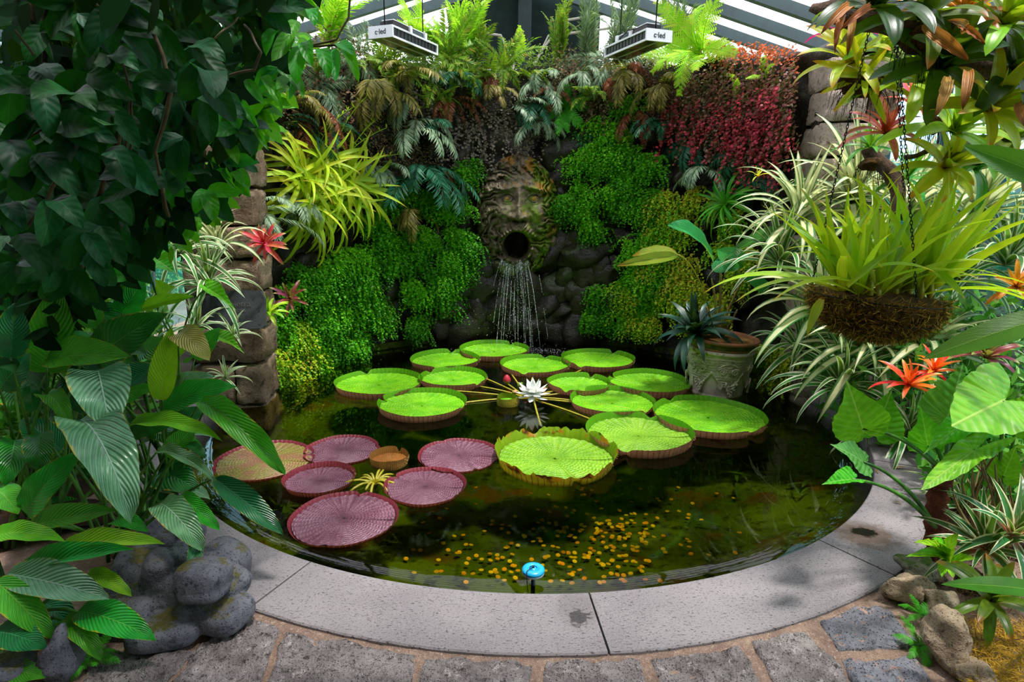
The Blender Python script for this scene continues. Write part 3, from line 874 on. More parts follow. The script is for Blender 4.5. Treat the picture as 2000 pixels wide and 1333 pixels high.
# root crown of the purple lily
t_ = thing('lily_rootstock', 'yellow star of leaf stalks between the purple pads', 'lily crown', HUB2)
rg = random.Random(4)
for k in range(13):
    a = k * 2 * math.pi / 13 + rg.uniform(-.15, .15); L = rg.uniform(.10, .2)
    q = HUB2 + Vector((math.cos(a) * L, math.sin(a) * L, -.01))
    V_, F_ = tubeVF(bez(HUB2 + Vector((0, 0, -.05)), HUB2 + Vector((math.cos(a) * L * .3, math.sin(a) * L * .3, .05)), q, 8), .008, 6)
    part('stalk', mk('stalk', [tuple(v) for v in V_], F_, M_stalk), t_)
for px, py in ((640, 940), (770, 928), (716, 905), (650, 985)): pass

# ---------------- flower and buds
M_petal = leafmat('white_petal', 'eef2ee', 'dfe8e2', None, rough=.5, trans=.35, tcol='f4f8f0', bump=.05, var=.05, hue=.0)
M_sepal = simple('cream_centre', 'eef0c8', .6, var=.1)
PET = LeafSet('petal', M_petal, [dict(L=1, Wd=.42, e0=e0, e1=e1, p=1, kind='petal', fold=-.12, nu=5, nv=8) for e0, e1 in ((88, 95), (60, 70), (30, 38), (2, 14), (-22, 0))])
fl = G(1040, 790, ZW) ; flc = fl + Vector((0, 0, .10))
t_ = thing('water_lily_flower', 'open white water lily flower on a yellow stem above the water', 'flower', fl)
for ring_, (n_, k, L, z) in enumerate(((5, 0, .10, .012), (6, 1, .125, .006), (7, 2, .145, 0), (7, 3, .15, -.004), (5, 4, .14, -.01))):
    for i in range(n_):
        az = 2 * math.pi * i / n_ + ring_ * .5
        me, _ = PET.v[k]
        part('petal', me, t_, Matrix.Translation(flc + Vector((0, 0, z))) @ Matrix.Rotation(az, 4, 'Z') @ Matrix.Translation((.008, 0, 0)) @ Matrix.Diagonal((L, L, L, 1)))
V, F = latheVF([(.001, .0), (.02, .0), (.028, .03), (.024, .05), (.012, .058), (.001, .058)], 20)
part('stamens', mk('stamens', V, F, M_sepal), t_, Matrix.Translation(flc))
V_, F_ = tubeVF(bez(flc, fl + Vector((.01, -.05, .03)), G(1056, 832, ZW - .02), 9), .008, 7); part('stalk', mk('stalk', [tuple(v) for v in V_], F_, M_stalk), t_)
def bud(px, py, h, col, label, stem=None, tilt=0):
    p = G(px, py, ZW + .05); o = thing('lily_bud', label, 'flower bud', p, 'water lily buds')
    pr = [(.001, -.5), (.25, -.42), (.36, -.15), (.34, .1), (.2, .38), (.06, .5), (.001, .52)]
    V, F = latheVF([(a * h, b * h) for a, b in pr], 14)
    for v in V:
        a = math.atan2(v[1], v[0]); k = 1 + .08 * math.cos(4 * a); v[0] *= k; v[1] *= k
    t = NT('bud_' + label[:12]); z = t.xyz(t.obj())[2]
    c = t.mix(t.step(z, -h * .25, 0.0), srgb('7a8a28'), srgb(col)); m = t.done(t.bsdf(c, .4, .4))
    part('bud', mk('bud', V, F, m), o, Matrix.Translation(p) @ Matrix.Rotation(R(tilt), 4, 'Y'))
    V_, F_ = tubeVF(bez(p - Vector((0, 0, h * .4)), p.lerp(HUB, .5) + Vector((0, 0, -.02)), HUB + Vector((0, 0, -.02)), 7), .007, 6); part('stalk', mk('stalk', [tuple(v) for v in V_], F_, M_stalk), o)
bud(990, 742, .095, 'b03040', 'plump red lily bud standing tallest, left of the others')
bud(1016, 752, .06, '6a8a20', 'green lily bud between the red one and the flower', tilt=50)
bud(1026, 762, .055, '8a4a30', 'brown-tipped lily bud directly behind the white flower', tilt=10)
bud(1060, 763, .06, 'a03028', 'dark red lily bud at the right of the white flower', tilt=70)
bud(1005, 766, .05, 'c08a50', 'pale orange lily bud above the curled pad', tilt=60)

# ---------------- coins on the pond bottom
def coinmat(name, c):
    t = NT(name); r = t.rnd(); col = t.ramp(r, [(0, srgb('ff9a10')), (.35, srgb('ffb818')), (.7, srgb('ffd030')), (1, srgb('c87818'))])
    return t.done(t.bsdf(col, .45, .5, None, 0.15))
V, F = latheVF([(.001, .0025), (.0115, .0025), (.0135, .0035), (.0143, .002), (.0143, 0)], 14); F = F[:, ::-1]
coin = mk('coin', V, F, coinmat('copper_coin', 0))
rg = random.Random(11); cpts = []
cl = [((830, 980), 60, 30, 8), ((1080, 1062), 55, 40, 50), ((1180, 1040), 75, 45, 80), ((1240, 1090), 60, 30, 34), ((940, 1060), 60, 35, 24), ((1120, 1080), 170, 45, 50), ((1000, 1120), 190, 26, 24), ((1300, 1000), 100, 40, 30)]
cnt = 0
def zbot(x, y):
    r = math.hypot(x - CX, y - CY); return float(np.interp(r, [.05, .5, 1.0, 1.6, 2.2, 2.5], [-.6, -.6, -.55, -.46, -.36, -.30]))
def onbottom(px, py, up=.0):
    z = -.4
    for _ in range(6):
        q = G(px, py, z); z = zbot(q.x, q.y) + .03 + up
    return q
for (c, sx, sy, n_) in cl:
    for i in range(n_):
        px, py = rg.gauss(c[0], sx), rg.gauss(c[1], sy)
        if not inpoly(px, py, [(790, 930), (1450, 930), (1500, 1080), (1350, 1132), (1100, 1150), (900, 1140), (760, 1110)]): continue
        q = onbottom(px, py)
        if math.hypot(q.x - CX, q.y - CY) > 2.46: continue
        o = single('coin', coin, 'small coppery coin lying on the pond bottom', 'coin', 'coins on the pond bottom', M=Matrix.Translation(q) @ Matrix.Rotation(rg.uniform(-.25, .25), 4, 'X') @ Matrix.Rotation(rg.uniform(-.25, .25), 4, 'Y'))

# ---------------- blue float
fp = G(1041, 1143, ZW); t_ = thing('pond_float', 'blue ring-shaped float on a short dark post near the coping', 'pond float', fp)
M_blue = simple('blue_plastic', '1d9fd0', .3, var=.1); M_bluew = simple('float_white', 'e6eef0', .4, var=.1); M_navy = simple('dark_navy', '0e2a3a', .3)
fz = P(1041, 1109, fp.y + .02).z
pr = [(.018 * 1, .012)] + [(.034 + .018 * math.cos(a), .014 * math.sin(a)) for a in np.linspace(2.6, -1.6, 12)]
V, F = latheVF(pr, 36); part('ring', mk('ring', V, F[:, ::-1], M_blue), t_, Matrix.Translation((fp.x, fp.y, fz)))
V, F = latheVF([(.02, -.016), (.05, -.016), (.049, -.006), (.02, -.006)], 36); part('base_plate', mk('base_plate', V, F[:, ::-1], M_bluew), t_, Matrix.Translation((fp.x, fp.y, fz)))
V, F = latheVF([(.001, .014), (.012, .012), (.02, .004), (.02, -.016)], 24); part('cap', mk('cap', V, F[:, ::-1], M_blue), t_, Matrix.Translation((fp.x, fp.y, fz)))
part('knob', MB().tube([(fp.x, fp.y, fz + .01), (fp.x, fp.y, fz + .022)], [.007, .004], 8).mesh('knob', M_black), t_)
part('post', MB().tube([(fp.x, fp.y, fz - .015), (fp.x, fp.y, -.33)], .010, 10).mesh('post', M_navy), t_)
V_, F_ = tubeVF([(fp.x, fp.y, fz + .018), (fp.x - .03, fp.y - .035, fz + .018), (fp.x - .03, fp.y - .05, fz - .02), (fp.x - .02, fp.y - .03, fz - .12)], .002, 5); part('cord', mk('cord', [tuple(v) for v in V_], F_, M_black), t_)

# ================================================================== STONE FACE FOUNTAIN
def face():
    NX, NZ = 190, 250; Yf = CY + RWALL - .03
    o_ = P(1006, 418, Yf); zc = (CM.transposed() @ (o_ - Vector((0, 0, CAMZ)))).z * -1; k = zc / FPX
    x = np.linspace(-84, 88, NX); y = np.linspace(-112, 128, NZ)   # px, y down
    X, Y = np.meshgrid(x, y)
    g = lambda cx, cy, sx, sy, a=0: np.exp(-((((X - cx) * np.cos(a) + (Y - cy) * np.sin(a)) / sx) ** 2 + ((-(X - cx) * np.sin(a) + (Y - cy) * np.cos(a)) / sy) ** 2))
    nzf = np.array([[mnoise.fractal(Vector((a * .035, b * .035, 2)), 1, 2, 4) for a in x] for b in y])
    nzs = np.array([[mnoise.noise(Vector((a * .13, b * .13, 7))) for a in x] for b in y])
    r2 = ((X - 6) / 84) ** 2 + ((Y - 6) / 120) ** 2
    H = 34 * np.sqrt(np.clip(1 - r2, 0, 1))
    fe = ((X - 9) / 46) ** 2 + ((Y + 12) / 62) ** 2           # bare face ellipse
    inface = 1 / (1 + np.exp((fe - 1) * 9))
    H += 10 * inface
    # hair and beard locks
    rr_ = np.hypot(X - 8, Y + 8); ta = np.arctan2(Y + 8, X - 8)
    ph = ta * 13 + 2.6 * np.sin(rr_ / 11 + nzf * 2) + rr_ / 16
    lock = np.abs(np.sin(ph)) ** .8 * 2 - 1 + .7 * np.sin(rr_ / 5.5 + ta * 5 + nzf * 4)
    H += (1 - inface) * (5.2 * lock + 6 * nzf)
    # forehead, brow
    H += 5 * g(-14, -66, 18, 12) + 6 * g(32, -62, 18, 14) - 3 * g(9, -60, 5, 14)
    for sx, cx in ((-1, -15), (1, 36)):
        H += 8 * g(cx - 3 * sx * -1, -47 + 0, 20, 4.6, .22 * sx) + 3 * nzs * g(cx, -47, 20, 6)
        H -= 13 * g(cx, -30, 13, 8)
        H += 9 * np.sqrt(np.clip(1 - ((X - cx) / 10.5) ** 2 - ((Y + 29) / 6.5) ** 2, 0, 1))
        H += 3.5 * np.exp(-(((Y + 37 - .035 * (X - cx) ** 2 + 1) / 2.0) ** 2)) * g(cx, -33, 15, 12)
        H += 3.0 * np.exp(-(((Y + 21 + .03 * (X - cx) ** 2) / 2.0) ** 2)) * g(cx, -22, 14, 10)
        H -= 2.5 * g(cx, -29, 2.4, 2.4)
        H += 7 * g(cx + sx * 8, -4, 13, 13)                     # cheeks
        H -= 4 * np.exp(-((np.abs(X - 9) - (17 + .22 * (Y - 4))) / 3.2) ** 2) * g(cx, 10, 22, 15)
    # nose
    nw = np.interp(Y, [-45, -20, 8], [5.5, 6.5, 11]); nh = np.interp(Y, [-52, -38, -20, 0, 7, 13], [2, 9, 15, 24, 23, 0])
    H += nh * np.exp(-((X - 7) / nw) ** 2 * 1.0)
    H += 9 * g(-7, 4, 5.5, 5.5) + 9 * g(20, 4, 5.5, 5.5) - 9 * g(0, 12, 4, 3) - 9 * g(14, 12, 4, 3)
    # moustache
    for sx in (-1, 1):
        my = 22 + .020 * (X - 7) ** 2
        H += 9 * np.exp(-((Y - my) / 6.5) ** 2) * np.exp(-(((X - 7 - sx * 16) / 18) ** 2)) * (1 + .35 * np.sin(X * .7 + Y * .6 * sx))
    # open mouth
    m = ((X - 3) / 25) ** 2 + ((Y - 60) / 27) ** 2
    H += 7 * np.exp(-((np.sqrt(m) - 1.18) / .16) ** 2)
    hole = 1 / (1 + np.exp((m - .92) * 14)); H = H * (1 - hole) - 42 * hole
    H += 2.0 * nzs + 1.5 * nzf
    edge = np.clip((1 - r2) / .06, 0, 1); H = H * edge - 26 * (1 - edge)
    V = np.stack([o_.x + X * k, o_.y - H * k * 1.15, o_.z - Y * k], -1).reshape(-1, 3)
    U = np.stack([(X + 84) / 172, (Y + 112) / 240], -1).reshape(-1, 2)
    t = NT('mossy_carved_stone'); p = t.pos(); n1 = t.noise(6, 6, .7, p); n2 = t.noise(30, 4, .7, p); u, v = t.uv()
    c = t.mix(t.step(n1, .35, .65), srgb('4d4636'), srgb('7a7058')); c = t.mix(t.step(n2, .5, .7), c, srgb('2c281c'))
    n3 = t.noise(4.5, 5, .7, p); side = t.math('MULTIPLY', t.math('SUBTRACT', u, .5), .30)
    oc = t.math('ADD', n3, t.math('MULTIPLY', t.math('SUBTRACT', .45, v), .3)); oc = t.math('ADD', oc, side)
    c = t.mix(t.math('MULTIPLY', t.step(oc, .60, .68), .85), c, srgb('9a6c14'))
    ms = t.math('ADD', t.noise(5.2, 5, .75, p, .4), t.math('MULTIPLY', side, 1.1))
    c = t.mix(t.step(ms, .52, .62), c, t.mix(n2, srgb('6d8a14'), srgb('2c3c0c')))
    m = t.done(t.bsdf(c, .62, .4, t.bump(t.math('ADD', n1, n2), .6, .012)))
    t_ = thing('face_fountain', 'mossy carved stone face of a bearded man with open mouth spouting water', 'carved face', (o_.x, o_.y, o_.z))
    part('face', mk('face', V, gridF(NX, NZ)[:, ::-1], m, U), t_)
    em = simple('ochre_stone_eye', 'a8861c', .5, var=.5, nscale=40)
    for cx in (-15, 36):
        V_, F_ = rockVF(3, 2, .02); part('eye', mk('eye', [(a * k * 7.5, b * k * 3, c * k * 5.6) for a, b, c in V_], F_, em), t_, Matrix.Translation((o_.x + cx * k, o_.y - 36 * k * 1.15, o_.z + 29 * k)))
    return o_, k
fo, fk = face()
# water pouring from the mouth
def wfmat():
    t = NT('falling_water'); tr = t.n('BsdfTransparent'); tr.inputs[0].default_value = (.9, .95, .95, 1)
    g = t.bsdf(srgb('dfe8ea'), .08, 1.0); n = t.noise(60, 2, .6, t.pos())
    return t.done(t.mixsh(t.step(n, .42, .6, .15, .8), tr.outputs[0], g))
M_fall = wfmat()
wf = thing('waterfall', 'thin white strands of water falling from the stone mouth into the pond', 'waterfall', (fo.x, fo.y - .2, ZW))
rg = random.Random(21); S = MB(); D = MB()
lip = Vector((fo.x + 1 * fk, fo.y - .17, fo.z - 86 * fk))
for i in range(34):
    x0 = rg.gauss(0, .075); vy = rg.uniform(.10, .26); side = x0 * rg.uniform(.8, 1.9); pts = []; H_ = lip.z - ZW
    t0 = rg.uniform(0, .75); t1 = min(1, t0 + rg.uniform(.12, .5))
    if i < 7: t0, t1 = 0, 1
    for t_ in np.linspace(t0, t1, 9):
        pts.append((lip.x + x0 + side * t_, lip.y - vy * t_ + .01 * math.sin(t_ * 30 + i), lip.z - H_ * t_ ** 1.6))
    S.tube(pts, [rg.uniform(.001, .0036) for _ in pts], 4)
# sheet of water over the lip
for i in range(40):
    a = rg.uniform(-1, 1); x0 = a * .13; z0 = lip.z + .03 - .05 * (1 - a * a)
    S.tube([(lip.x + x0, lip.y + .04, z0), (lip.x + x0 * 1.2, lip.y - .03, z0 - .03), (lip.x + x0 * 1.35 + rg.gauss(0, .01), lip.y - .05, z0 - .07 - rg.uniform(0, .16))], [.002, .0035, .001], 4)
part('strands', S.mesh('strands', M_fall), wf, kind='stuff')
M_drop = simple('water_drop', 'e6eef0', .15, spec=1, var=.05)
def drop(c, r):
    v = [(0, 0, r), (r, 0, 0), (0, r, 0), (-r, 0, 0), (0, -r, 0), (0, 0, -r)]
    D.add([(a + c[0], b + c[1], d + c[2]) for a, b, d in v], [(0, 1, 2), (0, 2, 3), (0, 3, 4), (0, 4, 1), (5, 2, 1), (5, 3, 2), (5, 4, 3), (5, 1, 4)])
for i in range(520):
    t_ = rg.random(); x = rg.gauss(0, .10 + .12 * t_)
    drop((lip.x + x, lip.y - .12 * t_ + rg.gauss(0, .05), lip.z - (lip.z - ZW) * t_), rg.uniform(.0012, .0042))
for i in range(520):
    x = rg.gauss(.08, .42); y = lip.y - .2 - abs(rg.gauss(0, .14)) + .1 * (x / .8) ** 2 * -1; drop((lip.x + x, y, ZW + abs(rg.gauss(0, .012))), rg.uniform(.0012, .004))
part('splash', D.mesh('splash', M_drop), wf, kind='stuff')

# ================================================================== WALL PLANTS
RN = np.random.default_rng(77)
def unit(a): return a / (np.linalg.norm(a, axis=-1, keepdims=True) + 1e-9)
SH_FAN = np.array([(-.1, 0), (.55, -.6), (1.0, -.35), (1.05, .3), (.6, .6)])
SH_ROUND = np.array([(0, 0), (.3, -.42), (.75, -.38), (1.0, 0), (.75, .38), (.3, .42)])
SH_LANCE = np.array([(0, 0), (.4, -.22), (1.1, 0), (.4, .22)])
def scatter(name, C, D, Nn, size, mat, shape, par=None, kind='stuff', label=None, cat=None, uvx=None):
    C, D, Nn = np.asarray(C), unit(np.asarray(D)), np.asarray(Nn); S = np.cross(Nn, D); S = unit(S)
    size = np.asarray(size)[:, None, None]
    V = C[:, None, :] + size * (shape[None, :, 0:1] * D[:, None, :] + shape[None, :, 1:2] * S[:, None, :])
    n, k = len(C), len(shape); F = np.arange(n * k).reshape(n, k)
    ux = uvx if uvx is not None else RN.random(n)
    U = np.stack([np.repeat(ux, k), np.tile(shape[:, 0], n)], -1)
    me = mk(name, V.reshape(-1, 3), F, mat, U, smooth=False)
    if par is not None: return part(name, me, par, kind=kind)
    return single(name, me, label, cat, kind=kind)
M_maiden = stuffmat('maidenhair_green', ['2c7208', '44980c', '62bc12', '88d81c', 'b8e838'], .5, .45, (.30, .75, .02, 1))
M_maideny = stuffmat('maidenhair_olive', ['5c9a0e', '96c418', 'bcca28', 'b08c2c', '6cb014', '7e5a24'], .5, .35, (.4, .7, .02, 1))
def maidenhair(name, poly, nblob, nfr, label, mat, seed, L=(.16, .32), bulge=.12, size=(.013, .024), rad=.10):
    rng = random.Random(seed); Cs, Ds, Ns, Sz, Ux = [], [], [], [], []; nr = np.random.default_rng(seed)
    for (px, py) in sample_poly(poly, nblob, rng):
        b, n = W(px, py, .02); tang = Vector((-n.y, n.x, 0)); br = rad * rng.uniform(.6, 1.25); tone = rng.uniform(-.28, .22)
        for i in range(nfr):
            a = rng.uniform(0, 6.28); q = br * math.sqrt(rng.random())
            o = b + tang * (q * math.cos(a)) + Vector((0, 0, q * math.sin(a))) + n * rng.uniform(0, bulge * (1 - q / br * .5))
            l = rng.uniform(*L); out = rng.uniform(.25, .65); lat = rng.gauss(0, .35); m = max(7, int(l / .014))
            t = np.linspace(.1, 1, m)[:, None]
            nv = np.array(n); tv = np.array(tang); up = np.array([0, 0, 1.0])
            path = np.array(o) + nv * (l * out * np.sin(t * 1.9)) + tv * (lat * l * t) + up * (l * (.35 * t - 1.0 * t ** 2))
            for sgn in (-1, 1):
                off = (tv * math.cos(lat) + up * .2 * sgn) * sgn * (.012 + .02 * np.sin(t * 3.0)) * nr.uniform(.5, 1.3, (m, 1))
                Cs.append(path + off + nr.normal(0, .004, (m, 3)))
                Ds.append(tv * sgn + up * -.6 + nv * .3 + nr.normal(0, .45, (m, 3)))
                Ns.append(nv * .55 + up * .75 + nr.normal(0, .4, (m, 3)))
                Sz.append(nr.uniform(*size, m)); Ux.append(np.clip(nr.random(m) * .5 + .3 + tone - .35 * t[:, 0], 0, 1))  # leaflets darken down each frond, painting the lit cushion tops into the colour
    return scatter(name, np.concatenate(Cs), np.concatenate(Ds), np.concatenate(Ns), np.concatenate(Sz), mat, SH_FAN, None, 'stuff', label, 'fern', np.concatenate(Ux))
maidenhair('maidenhair_fern', [(690, 470), (740, 390), (820, 330), (915, 325), (925, 400), (885, 450), (890, 560), (870, 640), (760, 640), (700, 600)], 40, 30, 'bright green maidenhair fern carpet left of the stone face', M_maiden, 1)
maidenhair('maidenhair_fern', [(560, 520), (690, 480), (720, 600), (700, 660), (610, 720), (540, 735), (500, 700), (520, 620)], 44, 26, 'dense maidenhair fern cushions on the wall foot at left, overhanging the water', M_maiden, 2, bulge=.16)
maidenhair('maidenhair_fern', [(450, 680), (560, 640), (610, 700), (560, 740), (470, 730)], 14, 26, 'olive and brown-tipped maidenhair fern under the lime rosette', M_maideny, 3, bulge=.2)
maidenhair('maidenhair_fern', [(1090, 400), (1150, 340), (1180, 270), (1250, 250), (1310, 330), (1330, 430), (1300, 560), (1250, 600), (1180, 470), (1130, 440)], 38, 28, 'bright green maidenhair fern carpet right of the stone face', M_maiden, 4)
maidenhair('maidenhair_fern', [(1190, 540), (1270, 520), (1300, 340), (1400, 380), (1450, 400), (1480, 500), (1440, 640), (1330, 640), (1230, 620)], 44, 26, 'olive green maidenhair fern behind the potted palm', M_maideny, 5)
maidenhair('maidenhair_fern', [(1110, 560), (1190, 540), (1230, 600), (1230, 640), (1150, 620)], 7, 20, 'small maidenhair tufts near the waterline right of the waterfall', M_maiden, 6)
maidenhair('maidenhair_fern', [(895, 455), (945, 470), (940, 530), (905, 520)], 4, 18, 'small maidenhair tufts left of the stone mouth', M_maiden, 7)
maidenhair('maidenhair_fern', [(1480, 680), (1590, 680), (1600, 740), (1500, 740)], 10, 22, 'yellowish maidenhair fern right of the ornate pot', M_maideny, 8)
maidenhair('maidenhair_fern', [(1090, 300), (1180, 190), (1240, 190), (1260, 250), (1180, 290), (1120, 330)], 8, 18, 'mossy maidenhair fern above and right of the face', M_maiden, 9)

M_vgrey = stuffmat('grey_vine_leaf', ['3e4436', '6a6a58', '857a6c', '5a4c40', '36402a'], .5, .15)
M_vred = stuffmat('red_vine_leaf', ['5a1a1e', '8c2430', 'b83a48', '6a2a20', '3c1a16'], .45, .25, (.7, .1, .1, 1))
M_vorange = stuffmat('orange_vine_leaf', ['a03414', 'd2602a', 'e07038', '8a3018', 'b89a50'], .5, .25, (.8, .3, .05, 1))
M_vbrown = stuffmat('brown_vine_leaf', ['4a3a24', '6b4a34', '8f6a50', '3a4a20', '7a7a58', '2e3a18'], .6, .15)
M_vmix = stuffmat('mixed_vine_leaf', ['4a3a24', '7a4a3a', '8f4a48', '3a4a20', '6a3a30', '8a8068', '9a3a40'], .5, .2)
M_vgreen = stuffmat('top_green_leaf', ['3c5a18', '5a7a24', '7a9a30', '4a4a20', '8aa840'], .5, .3)
def strands(name, poly, n, L, size, mat, label, seed, off=(.03, .16), gap=.027, shape=SH_ROUND, cat='vine', wander=.3):
    rng = random.Random(seed); nr = np.random.default_rng(seed); Cs, Ds, Ns, Sz, Ux = [], [], [], [], []
    for px, py in sample_poly(poly, n, rng):
        b, nn = W(px, py, rng.uniform(*off)); nv = np.array(nn); tv = np.array((-nn.y, nn.x, 0)); l = rng.uniform(*L); m = max(3, int(l / gap))
        t = np.linspace(0, 1, m)[:, None]; lat = rng.gauss(0, wander)
        path = np.array(b) + tv * (lat * l * t + .012 * np.sin(t * 9 + px)) + nv * .03 * np.sin(t * 5 + py) - np.array([0, 0, 1]) * l * t
        tone = rng.uniform(0, .45)
        for sgn in (-1, 1):
            Cs.append(path + nr.normal(0, .009, (m, 3))); Ds.append(tv * sgn + np.array([0, 0, -.5]) + nv * .25 + nr.normal(0, .55, (m, 3)))
            Ns.append(nv * .8 + np.array([0, 0, .5]) + nr.normal(0, .3, (m, 3))); Sz.append(nr.uniform(*size, m)); Ux.append(np.clip(tone + nr.random(m) * .55, 0, 1))
    return scatter(name, np.concatenate(Cs), np.concatenate(Ds), np.concatenate(Ns), np.concatenate(Sz), mat, shape, None, 'stuff', label, cat, np.concatenate(Ux))
strands('creeping_vine', [(800, 150), (1080, 150), (1080, 250), (1040, 270), (960, 260), (800, 230)], 105, (.15, .6), (.020, .034), M_vgrey, 'grey-green creeping vine hanging in strands over the stone face', 31)
strands('creeping_vine', [(560, 110), (800, 110), (800, 180), (700, 190), (560, 190)], 90, (.1, .4), (.018, .034), M_vbrown, 'brown dry creeper along the wall top at left', 32)
strands('creeping_vine', [(1080, 110), (1290, 110), (1290, 200), (1100, 190)], 90, (.1, .45), (.018, .032), M_vbrown, 'brown dry creeper below the right grow light', 33)
strands('creeping_vine', [(1275, 110), (1550, 110), (1550, 260), (1420, 270), (1270, 200)], 330, (.15, .55), (.022, .036), M_vmix, 'brown-green creeper blanket on the right end of the wall', 34)
strands('creeping_vine', [(1300, 185), (1440, 190), (1500, 160), (1545, 180), (1540, 260), (1420, 260), (1300, 220)], 62, (.2, .6), (.022, .036), M_vred, 'crimson creeper strands on the right end of the wall', 35, off=(.14, .22))
strands('creeping_vine', [(1370, 78), (1560, 88), (1560, 112), (1370, 105)], 150, (.05, .16), (.018, .028), M_vorange, 'orange-red creeper along the wall top at right', 36, off=(-.25, .2))
# tangled undergrowth on the wall top
def toptangle(x0, x1, n, mat, label, seed, y0=70, y1=130, h=.16):
    rng = random.Random(seed); nr = np.random.default_rng(seed); C = []
    for i in range(n):
        px = rng.uniform(x0, x1); p, nn = W(px, 120, .0); p.z = wtop(math.atan2(p.x - CX, p.y - CY)) + rng.gauss(0, 1) * h * .6 + .02
        p = p + nn * rng.uniform(-.4, .18); C.append(tuple(p))
    n = len(C); return scatter('undergrowth', C, nr.normal(0, 1, (n, 3)), nr.normal(0, 1, (n, 3)) + [0, -.5, .6], nr.uniform(.018, .05, n), mat, SH_LANCE, None, 'stuff', label, 'undergrowth')
strands('creeping_vine', [(560, 180), (720, 180), (860, 230), (860, 330), (700, 330), (560, 300)], 170, (.15, .5), (.014, .024), M_vbrown, 'brown-green creeper on the dark rocks above the strappy wall plant', 37)
toptangle(540, 800, 2600, M_vbrown, 'dry brown and green undergrowth on the wall top below the left grow light', 41)
toptangle(800, 1090, 2600, M_vgreen, 'green undergrowth along the middle of the wall top', 42)
toptangle(1080, 1340, 2400, M_vbrown, 'brown undergrowth on the wall top behind the right grow light', 43)
M_moss = stuffmat('moss_tuft', ['3a5a08', '5a7a0c', '86981c', '2c4006'], .8, .1)
def mossy(poly, n, seed, label):
    rng = random.Random(seed); nr = np.random.default_rng(seed); C, Nn = [], []
    for px, py in sample_poly(poly, n, rng):
        p, nn = W(px, py, rng.uniform(.0, .10)); C.append(tuple(p)); Nn.append((nn.x, nn.y, .3))
    n = len(C); return scatter('moss', C, nr.normal(0, 1, (n, 3)), np.array(Nn) + nr.normal(0, .4, (n, 3)), nr.uniform(.006, .014, n), M_moss, SH_LANCE, None, 'stuff', label, 'moss')
mossy([(1070, 380), (1100, 330), (1120, 200), (1170, 200), (1140, 330), (1110, 460), (1080, 450)], 2600, 51, 'yellow-green moss on the rocks right of the stone face')
mossy([(560, 250), (720, 250), (760, 480), (560, 540)], 3000, 52, 'dark moss on the wall behind the strappy plant')

# --- ferns
def fmat(name, cols, trans=.4, tcol=(.5, .8, .03, 1)): return stuffmat(name, cols, .45, trans, tcol)
F_lime = fmat('fern_lime', ['7cc814', '98dc20', 'b4e43c', '8cd018', 'c8d84a'], .45, (.6, .9, .05, 1))
F_green = fmat('fern_green', ['2c8a1c', '3fa822', '55bc2c', '2c7a18'], .35)
F_mid = fmat('fern_mid', ['4c8418', '6a9a24', '86aa34', '3e6a14', 'a8963c'], .3)
F_grey = fmat('fern_grey', ['5a7a5a', '7e9a7a', '94aa88', '4c6a50'], .2)
F_teal = fmat('fern_teal', ['164a38', '1f6248', '2c7454', '103a2c'], .2)
F_olive = fmat('fern_olive', ['5a5a1c', '7a7430', '948848', '5a4c24'], .25)
F_brown = fmat('fern_brown', ['5a2c18', '7c4024', '8c5a38', '4a2a18'], .25, (.5, .25, .05, 1))
frondset('lime', F_lime, [dict(n=20, pl=.2, pw=.05, e0=70, e1=e, tooth=True, taper='fern') for e in (30, -10, -60)])
frondset('green', F_green, [dict(n=18, pl=.22, pw=.055, e0=40, e1=e, tooth=True) for e in (-40, -80, -10)])
frondset('mid', F_mid, [dict(n=24, pl=.17, pw=.045, e0=60, e1=e) for e in (10, -40, -80)])
frondset('upright', F_lime, [dict(n=26, pl=.16, pw=.045, e0=80, e1=e) for e in (60, 30, 5)])
frondset('uprightmid', F_mid, [dict(n=26, pl=.15, pw=.04, e0=82, e1=e) for e in (60, 30, 5)])
frondset('grey', F_grey, [dict(n=30, pl=.30, pw=.036, e0=25, e1=e, droop=.35, fwd=38, taper='palm') for e in (-60, -85, -40)])
frondset('teal', F_teal, [dict(n=28, pl=.27, pw=.038, e0=25, e1=e, droop=.3, fwd=30, taper='palm') for e in (-60, -85, -40)])
frondset('olive', F_olive, [dict(n=30, pl=.28, pw=.036, e0=35, e1=e, droop=.35, fwd=34, taper='palm') for e in (-60, -80, -40)])
frondset('brown', F_brown, [dict(n=22, pl=.18, pw=.045, e0=0, e1=e, droop=.5) for e in (-70, -90, -85)])
frondset('feather', F_grey, [dict(n=34, pl=.24, pw=.026, e0=80, e1=e, fwd=40, taper='palm') for e in (50, 20, 70)])
